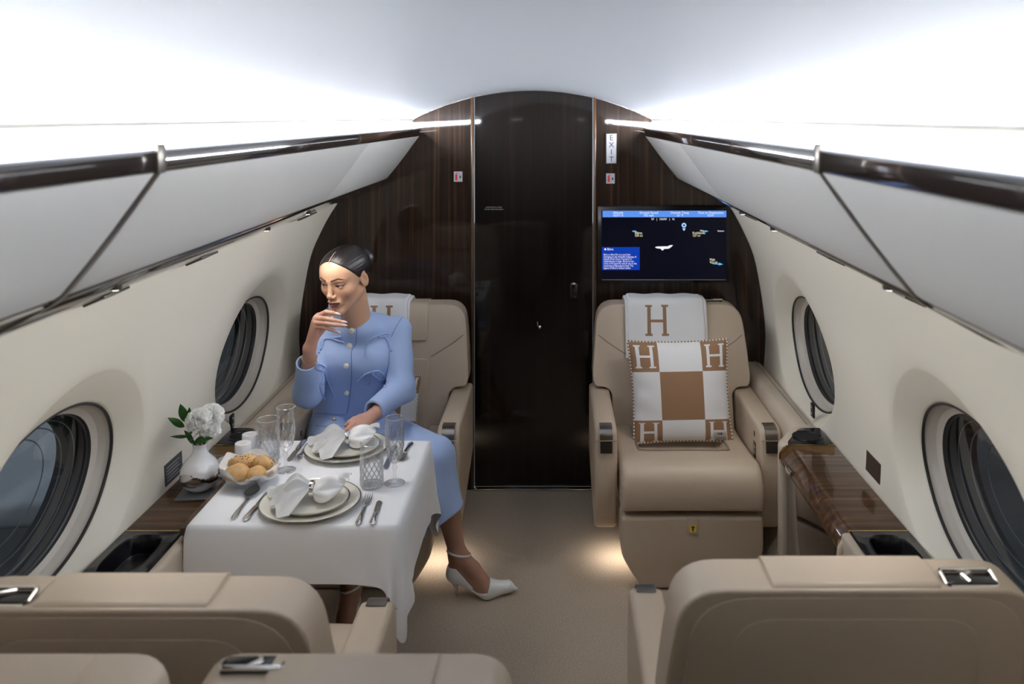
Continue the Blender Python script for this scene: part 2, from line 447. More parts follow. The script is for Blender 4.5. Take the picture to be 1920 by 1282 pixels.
# windows
def ring(cy, cz, A, B, s, off, n=72):
    return [(s*(wx(cz+B*math.sin(2*PI*k/n))+off), cy+A*math.cos(2*PI*k/n), cz+B*math.sin(2*PI*k/n)) for k in range(n)]
def band(b, r0, r1):
    grid(b, [[r0[k], r1[k]] for k in range(len(r0))], closed_u=True)
wn = 0
for s, side in ((-1, 'left'), (1, 'right')):
    for wy in WIN_Y:
        wn += 1
        far = 'far' if wy > 3 else 'near'
        root = empty('window_%d' % wn, (s*1.14, wy, WIN_Z), label='oval cabin window, %s one on the %s wall' % (far, side), kind='structure')
        b = BM(); tube(b, ring(wy, WIN_Z, WA*0.985, WB*0.985, s, DISH+0.004), 0.0045, 8, closed=True)
        obj('gasket', b, M['rubber'], root, world=True, label='black rubber ring')
        # outer reveal between the gasket and the shade carrier
        b = BM(); R = [ring(wy, WIN_Z, WA*k, WB*k, s, DISH+o) for k, o in ((0.985, 0.004), (0.968, 0.018), (0.935, 0.034), (0.875, 0.042))]
        for i in range(3): band(b, R[i], R[i+1])
        obj('reveal', b, M['reveal'], root, world=True, ang=1.2)
        b = BM(); R = [ring(wy, WIN_Z, WA*k, WB*k, s, DISH+o) for k, o in ((0.875, 0.042), (0.868, 0.050), (0.850, 0.053), (0.84, 0.08), (0.83, 0.13))]
        for i in range(4): band(b, R[i], R[i+1])
        obj('shade_frame', b, M['shade'], root, world=True, ang=1.2)
        for (k, o) in ((0.80, 0.075), (0.72, 0.095), (0.60, 0.12)):  # pale rings standing in for reflection streaks on the glass
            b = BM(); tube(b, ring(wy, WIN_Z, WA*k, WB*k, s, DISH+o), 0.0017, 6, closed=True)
            obj('reflection_streak', b, M['streak'], root, world=True)
        b = BM(); o1 = ring(wy, WIN_Z, WA*0.862, WB*0.862, s, DISH+0.052)
        vs = [b.verts.new(p) for p in o1]; c = b.verts.new((s*(wx(WIN_Z)+DISH+0.052), wy, WIN_Z))
        for k in range(72): b.faces.new((vs[k], vs[(k+1) % 72], c))
        obj('pane', b, M['pane'], root, world=True)
        # switch under the far windows
        if wy > 3:
            z = 0.625 if s < 0 else 0.632; y = 3.17 if s < 0 else 3.27
            t = empty('shade_switch', (s*wx(z), y, z), label='small black window shade switch below the far %s window' % side, cat='switch', group='window shade switches')
            b = BM(); rbox(b, (0.008, 0.036, 0.052), (0, 0, 0), 0.003)
            obj('plate', b, M['black_gloss'], t)
            for dz in (0.012, -0.012):
                b = BM(); ellipsoid(b, (-s*0.005, 0, dz), (0.002, 0.005, 0.005), 10)
                obj('button', b, M['chrome'], t)

# ------------------------------------------------------------------ forward bulkhead, pocket door, trims
def outline_right(x0, grow=0.012):
    """outline of the bulkhead from x0 outwards, following ceiling, bins and wall"""
    pts = [(x0, 0.0), (PROF[0][0]+0.03, 0.0)]
    for k in range(1, 24):
        z = 1.40*k/23; pts.append((wx(z)+grow, z))
    pts += [(0.80, 1.55), (0.62, 1.73)]
    for k in range(12):
        x = CE_X-(CE_X-x0)*k/11; pts.append((x, ceil_z(x)+0.01))
    return pts
DX0, DX1 = -0.276, 0.288
for s, side, x0 in ((-1, 'left', -DX0+0.012), (1, 'right', DX1+0.012)):
    b = BM(); prism(b, [(s*x, z) for x, z in outline_right(x0)], 'y', BULK, BULK+0.03, 0)
    obj('wall_front_%s' % side, b, M['wood_wall'], kind='structure', smooth=False, label='glossy dark wood veneer bulkhead panel on the %s of the door' % side)
door = empty('door_1', ((DX0+DX1)/2, BULK+0.02, 0), label='glossy near-black wood pocket door in the bulkhead', kind='structure')
xs = [DX0+(DX1-DX0)*k/16 for k in range(17)]
b = BM(); prism(b, [(DX0+0.004, 0.012), (DX1-0.004, 0.012)]+[(min(DX1-0.004, max(DX0+0.004, x)), ceil_z(x)+0.008) for x in xs[::-1]], 'y', BULK+0.012, BULK+0.035, 0)
obj('door_panel', b, M['wood_door'], door, world=True, smooth=False)
b = BM(); p = W(1076, 532, BULK+0.012); ellipsoid(b, p, (0.014, 0.010, 0.008), 14)
obj('door_latch', b, M['chrome'], door, world=True, label='small chrome latch')
b = BM(); p = W(1076, 545, BULK+0.012); rbox(b, (0.036, 0.004, 0.07), p, 0.0019, 2)
obj('latch_recess', b, M['dark_gloss'], door, world=True)
b = BM(); p = W(1012, 613, BULK+0.012); ellipsoid(b, p, (0.010, 0.010, 0.010), 12); rbox(b, (0.006, 0.010, 0.022), W(1008, 607, BULK+0.008), 0.002)
obj('door_knob', b, M['chrome'], door, world=True, label='small chrome knob')
for k, (s_, yy) in enumerate((('DOOR MUST BE FULLY OPENED', 388.5), ('FOR TAXI, TAKEOFF AND LANDING', 392.5))):
    text('door_lettering', s_, 0.0075, M['sign_white'], door, Vector(W(926, yy, BULK+0.011))-Vector(door.location), align='CENTER', squash=0.72)
# trims
for s, side, xx in ((-1, 'left', DX0-0.006), (1, 'right', DX1+0.006)):
    b = BM(); rbox(b, (0.014, 0.03, ceil_z(abs(xx))), (xx, BULK+0.006, ceil_z(abs(xx))/2), 0.004, 2)
    obj('trim_%d' % (1 if s < 0 else 2), b, M['wood_trim'], kind='structure', label='copper brown vertical trim at the %s of the pocket door' % side)
b = BM(); rbox(b, (DX1-DX0+0.02, 0.03, 0.012), ((DX0+DX1)/2, BULK-0.004, 0.006), 0.003, 2)
obj('trim_3', b, M['silver'], kind='structure', label='bright metal threshold strip under the pocket door')
b = BM(); xs = [0.60*math.sin(PI/2*k/20) for k in range(-20, 21)]
tube(b, [(x*CE_X/0.60, BULK-0.003, ceil_z(x*CE_X/0.60)-0.001) for x in xs], 0.004, 6)
obj('trim_4', b, M['chrome'], kind='structure', label='thin bright trim where the ceiling arch meets the bulkhead')
# rear bulkhead behind the camera (only seen in reflections)
b = BM(); rbox(b, (2.3, 0.04, 1.95), (0, BACK-0.02, 0.95), 0)
obj('wall_back', b, M['wood_door'], kind='structure', smooth=False, label='dark wood bulkhead behind the seats')

# ------------------------------------------------------------------ cove lamps and overhead bins
for s, side in ((-1, 'left'), (1, 'right')):
    b = BM()
    prism(b, [(s*0.580, 1.730), (s*0.556, 1.7285), (s*0.566, 1.704), (s*0.58, 1.702)], 'y', COVE0, BULK-0.001, 0)
    o = obj('cove_lamp', b, M['cove'], label='long white cove lamp lens between the ceiling and the %s bins' % side, cat='lamp', group='cove lamps')
    b = BM(); prism(b, [(s*0.585, 1.746), (s*0.5665, 1.7425), (s*0.5575, 1.7295), (s*0.585, 1.7305)], 'y', BACK, BULK-0.001, 0)
    obj('trim_%d' % (14 if s < 0 else 15), b, M['wall'], kind='structure', label='white panel between the ceiling edge and the %s cove lamp' % side)
    # dark strip standing in for the gap between ceiling and lamp
    b = BM(); rbox(b, (0.012, BULK-BACK, 0.005), (s*0.569, (BULK+BACK)/2, 1.7445), 0.002, 2)
    obj('trim_%d' % (5 if s < 0 else 6), b, M['strip'], kind='structure', label='dark strip standing in for the gap along the %s edge of the ceiling' % side)
    b = BM()
    prism(b, rpoly([(s*0.572, 1.704), (s*0.533, 1.7035), (s*0.529, 1.699), (s*0.57, 1.697)], 0.003, 2), 'y', BACK, BULK-0.001, 0)
    obj('trim_%d' % (7 if s < 0 else 8), b, M['ceiling'], kind='structure', label='white bin lip below the %s cove lamp' % side)
    segs = [('near', BACK, 1.362), ('far', 1.386, BULK-0.002)]
    for nm, y0, y1 in segs:
        lab = {'near': 'white overhead bin on the %s nearest the camera, in front of the diagonal strip' % side,
               'far': 'white overhead bin on the %s reaching to the wood bulkhead' % side}[nm]
        root = empty('overhead_bin', (s*0.7, (y0+y1)/2, 1.45), label=lab, cat='overhead bin', group='overhead bins')
        b = BM(); prism(b, [(s*0.530, 1.699), (s*0.529, 1.668), (s*0.60, 1.66), (s*0.60, 1.699)], 'y', y0, y1, 0.002, 2)
        obj('top_rail', b, M['dark_gloss'], root, world=True, label='dark glossy upper rail')
        fr = [(0.532, 1.666), (0.560, 1.628), (0.60, 1.573), (0.645, 1.515), (0.682, 1.470), (0.694, 1.462)]
        bk = [(0.72, 1.475), (0.60, 1.66)]
        parts = [('door_panel', y0, y1)] if nm == 'near' else [('door_panel', y0, 2.937), ('end_panel', 2.941, y1)]
        for pn, a, c in parts:
            b = BM(); prism(b, [(s*x, z) for x, z in fr+bk], 'y', a, c, 0.0015, 2, bang=1.0)
            obj(pn, b, M['bin'], root, world=True)
        b = BM(); prism(b, [(s*x, z) for x, z in [(0.694, 1.460), (0.706, 1.450), (0.80, 1.400), (0.925, 1.345), (0.95, 1.36), (0.72, 1.474)]], 'y', y0, y1, 0.002, 2)
        obj('lower_rail', b, M['dark_gloss'], root, world=True, label='dark glossy service rail under the bin')
        # small fittings in the service rail
        for yy in ((3.35, 2.35, 1.85) if nm == 'far' else (1.15,)):
            b = BM(); rbox(b, (0.05, 0.11, 0.006), (s*0.865, yy, 1.366), 0.002, 2, rot=(0, s*0.43, 0))
            obj('fitting', b, M['strip'], root, world=True)
    # strip that divides the bins
    b = BM()
    line = [(0.527, 1.672), (0.56, 1.625), (0.60, 1.570), (0.645, 1.512), (0.682, 1.467), (0.70, 1.452), (0.80, 1.397), (0.93, 1.338)]
    bm_pts = [(s*x, z) for x, z in line]+[(s*(x+0.01), z+0.012) for x, z in line[::-1]]
    prism(b, bm_pts, 'y', 1.362, 1.386, 0.002, 2, bang=1.0)
    obj('trim_%d' % (9 if s < 0 else 10), b, M['strip'], kind='structure', label='dark bronze divider strip between the %s bins' % side)
    b = BM(); prism(b, [(s*0.526, 1.712), (s*0.525, 1.664), (s*0.56, 1.66), (s*0.56, 1.712)], 'y', 1.360, 1.388, 0.002, 2)
    obj('trim_%d' % (11 if s < 0 else 12), b, M['strip'], kind='structure', label='top end of the %s divider strip' % side)
    # closing skins behind the bins so no outside light leaks in
    b = BM(); grid(b, [[(s*0.60, y, 1.775), (s*0.72, y, 1.66), (s*0.90, y, 1.50), (s*0.97, y, 1.36)] for y in (BACK, BULK+0.02)])
    grid(b, [[(s*0.575, y, 1.747), (s*0.60, y, 1.775)] for y in (BACK, BULK+0.02)])
    obj('ceiling_%s_liner' % side, b, M['dark_gap'], kind='structure', label='dark liner behind the %s bins' % side)

# fill lamps added in the service rails to brighten tables and seats
for s, side, yy, tgt, pw, lab in ((-1, 'left', 2.62, (-0.52, 2.62, 0.65), 1.0, 'small round fill lamp added under the left bin above the table'), (-1, 'left', 3.06, (-0.60, 3.40, 0.85), 1.0, "small round fill lamp added under the left bin by the woman's seat"),
                                   (1, 'right', 2.62, (0.80, 2.70, 0.55), 0.6, 'small round fill lamp added under the right bin above the wood ledge'), (1, 'right', 3.06, (0.60, 3.45, 0.60), 1.0, 'small round fill lamp added under the right bin by the empty seat'),
                                   (-1, 'left', 1.72, (-0.55, 1.75, 0.9), 0.7, 'small round fill lamp added under the left bin, nearest the camera'), (1, 'right', 1.72, (0.60, 1.75, 0.9), 0.7, 'small round fill lamp added under the right bin, nearest the camera')):
    x = s*0.78; z = 1.419
    t = empty('fill_lamp', (x, yy, z), 0, lab, 'lamp', 'added fill lamps')
    d = (Vector(tgt)-Vector((x, yy, z-0.02))).normalized(); q = Vector((0, 0, -1)).rotation_difference(d).to_euler()
    b = BM(); lathe(b, [(0.012, -0.012), (0.013, -0.010), (0.013, 0.004)], 20, cap0=True, cap1=True)
    obj('housing', b, M['strip'], t)
    b = BM(); lathe(b, [(0.007, -0.0135), (0.008, -0.0120)], 16, cap0=True, cap1=True); obj('lens', b, M['fill'], t)
    l = bpy.data.lights.new('fill_light', 'SPOT'); l.energy = FILL_W*pw; l.color = (1, 0.965, 0.92); l.spot_size = 1.75; l.spot_blend = 1.0; l.shadow_soft_size = 0.12
    o = bpy.data.objects.new('fill_light', l); o.location = (x-s*0.0, yy, z-0.085); o.rotation_euler = q; COL.objects.link(o)

# ------------------------------------------------------------------ outside: hangar floor and cladding seen through the panes
b = BM(); rbox(b, (60, 60, 0.1), (0, 0, -2.0), 0)
obj('hangar_ground', b, M['apron'], kind='structure', label='grey hangar floor outside the windows', smooth=False)

b = BM(); prism(b, [(-1.55, 3.95), (-9.0, 2.8), (-9.0, 3.5), (-1.55, 5.35)], 'z', -0.10, 0.02, 0.03, 3)
obj('aircraft_wing', b, M['outwall'], cat='wing', label='pale grey wing seen dimly through the near left window')

# ------------------------------------------------------------------ things on the bulkhead
t = empty('exit_sign', W(1146, 278.5, BULK), label='white vertical EXIT sign on the bulkhead right of the door', cat='sign')
b = BM(); rbox(b, (0.052, 0.010, 0.145), (0, -0.005, 0), 0.002, 2); obj('frame', b, M['sign_edge'], t)
b = BM(); rbox(b, (0.046, 0.004, 0.138), (0, -0.0095, 0), 0.001, 1); obj('face', b, M['sign_white'], t)
for k, ch in enumerate('EXIT'):
    text('letter', ch, 0.036, M['ink'], t, (0, -0.0117, 0.0505-0.0337*k), align='CENTER')
for px, py, side in ((859, 331, 'left'), (1144.5, 334.5, 'right')):
    t = empty('extinguisher_sign', W(px, py, BULK), label='small white fire extinguisher sign on the bulkhead, %s of the door' % side, cat='sign', group='fire extinguisher signs')
    b = BM(); rbox(b, (0.041, 0.003, 0.048), (0, -0.0015, 0), 0.0008, 1); obj('plate', b, M['sign_white'], t)
    b = BM(); rbox(b, (0.010, 0.001, 0.026), (-0.008, -0.0034, -0.004), 0.0004, 1); rbox(b, (0.005, 0.001, 0.006), (-0.008, -0.0034, 0.012), 0.0004, 1); rbox(b, (0.010, 0.001, 0.0025), (-0.003, -0.0034, 0.016), 0.0004, 1)
    obj('extinguisher_mark', b, M['red_ink'], t)
    b = BM(); rbox(b, (0.007, 0.001, 0.010), (0.010, -0.0034, -0.002), 0.0004, 1); rbox(b, (0.003, 0.001, 0.003), (0.010, -0.0034, 0.005), 0.0004, 1)
    obj('flame_mark', b, M['ink'], t)

# monitor
mon = empty('monitor', W(1243, 528, BULK), label='flat moving-map monitor mounted on the bulkhead above the right seat', cat='monitor')
sc_ = BULK/F
def mp(px, py, o): return Vector(((px-1243)*sc_, -0.034-o, (528-py)*sc_))
b = BM(); rbox(b, ((1366-1120)*sc_, 0.034, (528-385)*sc_), (0, -0.017, (528-456.5)*sc_), 0.004, 2)
obj('bezel', b, M['black_gloss'], mon)
b = BM(); rbox(b, ((1359-1127)*sc_, 0.002, (521-393)*sc_), mp(1243, 457, -0.0002), 0.0005, 1)
screen = obj('screen', b, M['screen'], mon, smooth=False)
b = BM(); rbox(b, ((1358-1128)*sc_, 0.003, 1.2*sc_), mp(1243, 521.7, 0.0003), 0.0005, 1)
obj('lower_edge', b, M['brushed'], mon)
def flat(name, px0, py0, px1, py1, m, o=0.0012):
    b = BM(); rbox(b, ((px1-px0)*sc_, 0.0004, (py1-py0)*sc_), mp((px0+px1)/2, (py0+py1)/2, o), 0)
    return obj(name, b, m, screen, smooth=False)
flat('header_bar', 1129, 393.5, 1359, 405.5, M['scr_bar'])
flat('info_box', 1128, 461, 1198, 503.5, M['scr_box'])
def stx(s, px, py, h, m, al='CENTER', sq=0.92):
    text('lettering', s, h*sc_*1.35, m, screen, mp(px, py, 0.0020), align=al, squash=sq)
for px, a, c in ((1158, 'Altitude', '43,011 ft'), (1215, 'Ground Speed', '552 mph'), (1272.5, 'Outside Temp', '-61 °F'), (1330, 'Time to Destination', '02:07')):
    stx(a, px, 397.2, 4.6, M['scr_white'], sq=0.95); stx(c, px, 402.3, 4.2, M['scr_white'])
stx('W   |   NNW   |   N', 1241, 409.3, 4.2, M['scr_white'])
stx('Bighat', 1189, 434.8, 4.4, M['scr_yellow'], 'LEFT'); stx('564 mi', 1189, 439.8, 4.2, M['scr_yellow'], 'LEFT')
stx('Kozhikode', 1296, 434.8, 4.4, M['scr_yellow'], 'LEFT'); stx('127 mi', 1296, 439.8, 4.2, M['scr_yellow'], 'LEFT')
stx('Kannur', 1349, 431, 3.4, M['scr_white']); stx('Bitra', 1314, 430.3, 3.0, M['scr_white'])
stx('Male', 1328, 484.2, 4.4, M['scr_yellow'], 'LEFT'); stx('412 mi', 1328, 489, 4.2, M['scr_yellow'], 'LEFT')
stx('Bitra', 1137.5, 465, 4.8, M['scr_white'], 'LEFT')
for k, s_ in enumerate(('Bitra or Bitra Par is a coral islet', 'belonging to the Amindivi Subgroup of', 'Islands of the Union Territory of', 'Lakshadweep in India, 35 km to the', 'north of Perumal Par and 41 km to the', 'southwest of Byramgore Reef. The', 'lagoon of Bitra is located within')):
    stx(s_, 1131, 475+4.15*k, 3.6, M['scr_white'], 'LEFT', sq=0.80)
def scr_poly(name, pts, m, o=0.0016):
    b = BM(); vs = [b.verts.new(mp(x, y, o)) for x, y in pts]; b.faces.new(vs)
    return obj(name, b, m, screen, smooth=False)
scr_poly('aircraft_mark', [(1226.5, 461.5), (1229, 460), (1240, 459.6), (1250, 459.6), (1254, 457.5), (1260, 457.3), (1258, 459.5), (1255, 462), (1252, 464), (1243, 464.5), (1241.5, 467), (1239, 467), (1237.5, 464.2), (1230, 463.2)], M['scr_white'])
scr_poly('route_mark', [(1184, 431), (1188, 430), (1192, 431.5), (1194, 434), (1190, 433), (1184.5, 432.5)], M['scr_cyan'])
scr_poly('route_mark', [(1313, 431.5), (1322, 430), (1326, 432), (1320, 433), (1314, 432.4)], M['scr_cyan'])
scr_poly('route_mark', [(1328.5, 490), (1345, 491.5), (1345, 489.6), (1353, 493), (1345, 495), (1345, 493.4), (1335, 492.6)], M['scr_cyan'])
scr_poly('map_pin', [(1280.3+4.4*math.sin(2*PI*k/20), 420.4-4.4*math.cos(2*PI*k/20)) for k in range(20)], M['scr_pin'])
scr_poly('map_pin_stem', [(1277.5, 426), (1283.2, 426), (1282, 429), (1280.3, 431), (1278.6, 429)], M['scr_pin'])
scr_poly('map_pin_centre', [(1280.3+2*math.sin(2*PI*k/14), 420.4-2*math.cos(2*PI*k/14)) for k in range(14)], M['scr_box'], 0.0022)
scr_poly('info_mark', [(1134+1.9*math.sin(2*PI*k/14), 465-1.9*math.cos(2*PI*k/14)) for k in range(14)], M['scr_white'], 0.0022)

# ------------------------------------------------------------------ side ledges
def oval_well(b, x0, x1, y0, y1, z, cx, cy, A, B, depth, th=0.02):
    nt = 64; angs = [2*PI*k/nt for k in range(nt)]
    for (qx, qy) in ((x0, y0), (x0, y1), (x1, y0), (x1, y1)): angs.append(math.atan2(qy-cy, qx-cx) % (2*PI))
    angs = sorted(set(angs)); rows = []
    for a in angs:
        ca, sa_ = math.cos(a), math.sin(a)
        n = 3.2; r0 = 1/((abs(ca)/A)**n+(abs(sa_)/B)**n)**(1/n)
        rb = min([((x1-cx)/ca if ca > 1e-9 else (x0-cx)/ca if ca < -1e-9 else 1e9), ((y1-cy)/sa_ if sa_ > 1e-9 else (y0-cy)/sa_ if sa_ < -1e-9 else 1e9)])
        P = lambda r, zz: (cx+ca*r, cy+sa_*r, zz)
        rows.append([P(rb, z-th), P(rb, z-0.003), P(rb-0.003, z), P(r0+0.010, z), P(r0+0.004, z+0.003), P(r0, z-0.002), P(r0*0.97, z-depth*0.9), P(r0*0.88, z-depth), P(0.0005, z-depth)])
    grid(b, rows, closed_u=True)
    return b
LZ = 0.605
WOOD = (2.365, 2.99)
ledges = {}
for s, side in ((-1, 'left'), (1, 'right')):
    xi, xo = 0.925, 1.088
    root = empty('side_ledge', (s*1.0, 2.6, 0), label='low leather and wood side ledge along the %s wall' % side, cat='ledge', group='side ledges')
    ledges[s] = root
    # leather body: rounded inner shoulder, three stretches with the table stowage between
    sec = rpoly([(s*0.905, 0.02), (s*0.895, 0.50), (s*0.898, LZ+0.001), (s*0.924, LZ+0.001), (s*0.926, LZ-0.07), (s*xo, LZ-0.07), (s*1.0, 0.02)], [0, 0.03, 0.022, 0, 0, 0, 0], 4)
    b = BM(); prism(b, sec, 'y', 0.9, WOOD[0], 0.008, 2); obj('leather_body', b, M['ledge_leather'], root, world=True)
    b = BM(); prism(b, rpoly([(s*0.896, WOOD[1]), (s*0.896, WOOD[1]+0.045), (s*0.985, 3.175), (s*xo, 3.175), (s*xo, WOOD[1])], [0, 0.03, 0.05, 0, 0], 5), 'z', 0.02, LZ+0.001, 0.016, 3)
    obj('leather_body', b, M['ledge_leather'], root, world=True)
    # leather bolster forward of the cup well, running to the bulkhead
    b = BM(); sec2 = rpoly([(s*0.985, 0.30), (s*0.976, 0.56), (s*0.995, LZ+0.004), (s*1.06, LZ+0.003), (s*1.088, LZ-0.02), (s*1.03, 0.30)], [0, 0.03, 0.04, 0.02, 0, 0], 5)
    prism(b, sec2, 'y', 3.175, BULK-0.004, 0.012, 3)
    obj('leather_bolster', b, M['ledge_leather'], root, world=True)
    b = BM(); tube(b, [(s*1.045, y, LZ+0.0055) for y in (3.18, 3.6, BULK-0.01)], 0.0016, 6); obj('seam', b, M['leather_seam'], root, world=True)
    # wood top with a rolled inner edge
    b = BM(); sec3 = rpoly([(s*0.893, LZ-0.055), (s*0.893, LZ-0.03), (s*0.925, LZ+0.001), (s*xo, LZ+0.001), (s*xo, LZ-0.02), (s*0.94, LZ-0.03)], [0, 0.02, 0.02, 0, 0, 0.01], 5)
    prism(b, sec3, 'y', WOOD[0]+0.006, WOOD[1]-0.004, 0.002, 2)
    obj('wood_top', b, M['wood_ledge'], root, world=True)
    b = BM(); prism(b, [(s*0.915, 0.05), (s*0.915, LZ-0.04), (s*0.95, LZ-0.04), (s*0.95, 0.05)], 'y', WOOD[0]+0.01, WOOD[1]-0.01, 0.002, 2)
    obj('stowage_panel', b, M['dark_gloss'], root, world=True, label='dark glossy table stowage panel')
    for yy in (WOOD[0]+0.003, WOOD[1]-0.001):
        b = BM(); prism(b, [(s*(x if x > 0.9 else x-0.002), z+0.0015) for x, z in [(0.893, LZ-0.05), (0.893, LZ-0.03), (0.905, LZ-0.008), (0.925, LZ+0.001), (xo, LZ+0.001), (xo, LZ-0.005), (0.93, LZ-0.006)]], 'y', yy-0.0025, yy+0.0025, 0)
        obj('gold_trim', b, M['gold'], root, world=True)
    # cup wells
    b = BM(); prism(b, rpoly([(s*0.925, WOOD[1]+0.002), (s*0.928, WOOD[1]+0.025), (s*1.005, 3.150), (s*(xo-0.004), 3.150), (s*(xo-0.004), WOOD[1]+0.002)], [0, 0.03, 0.03, 0, 0], 4), 'z', LZ-0.01, LZ+0.004, 0.002, 2)
    cw = obj('cup_plate', b, M['black_gloss'], root, world=True)
    b = BM(); cxx, cyy = s*1.012, 3.062; el = [(cxx+0.050*math.cos(2*PI*k/36), cyy+0.046*math.sin(2*PI*k/36), LZ+0.005) for k in range(36)]
    tube(b, el, 0.004, 8, closed=True); obj('cup_rim', b, M['black_gloss'], cw, world=True)
    b = BM(); prism(b, [(x, y) for x, y, z in el], 'z', LZ+0.003, LZ+0.0048, 0); obj('cup_dark_disc', b, M['dark_gap'], cw, world=True)  # flat dark disc standing in for the shaded depth of the well
    for (y0, y1, cy, B) in ((2.10, WOOD[0]-0.001, 2.235, 0.10),):
        b = BM(); x0, x1 = sorted((s*0.925, s*xo))
        oval_well(b, x0, x1, y0, y1, LZ+0.003, (x0+x1)/2, cy, 0.052, B, 0.05)
        obj('cup_well', b, M['black_gloss'], root, world=True, ang=0.9)
    # leather posts framing the stowage
    for yy in (WOOD[0]-0.012,):
        b = BM(); tube(b, curve_pts([(s*0.897, yy, 0.03), (s*0.893, yy, 0.30), (s*0.893, yy, 0.53), (s*0.90, yy, 0.575), (s*0.925, yy, 0.600)], 18), 0.011, 8)
        obj('post', b, M['ledge_leather'], root, world=True)
    b = BM(); rbox(b, (0.010, 0.055, 0.018), (s*0.889, 2.86, LZ-0.035), 0.004, 2); obj('latch', b, M['chrome'], root, world=True)
# placards on the walls
def wallplate(s, y0, y1, z0, z1, o):
    b = BM(); prism(b, [(s*(wx(z0)-o), z0), (s*(wx((z0+z1)/2)-o), (z0+z1)/2), (s*(wx(z1)-o), z1), (s*(wx(z1)+0.002), z1), (s*(wx(z0)+0.002), z0)], 'y', y0, y1, 0)
    return b
for s, y0, y1, z0, z1, m, lab in ((-1, 2.627, 2.748, 0.616, 0.681, 'placard_black', 'dark grey lettered placard on the left wall beside the vase'), (1, 2.595, 2.71, 0.637, 0.698, 'placard_bronze', 'blank bronze brown placard on the right wall above the wood ledge')):
    t = empty('wall_placard', (s*wx(z0), (y0+y1)/2, z0), label=lab, cat='placard')
    obj('plate', wallplate(s, y0, y1, z0, z1, 0.002), M[m], t, world=True, smooth=False)
    if s < 0:
        for k in range(5):
            z = z1-0.012-0.010*k
            obj('print_line', wallplate(s, y0+0.012, y1-0.02-0.012*(k % 2), z-0.0022, z, 0.0028), M['placard_text'], t, world=True, smooth=False)
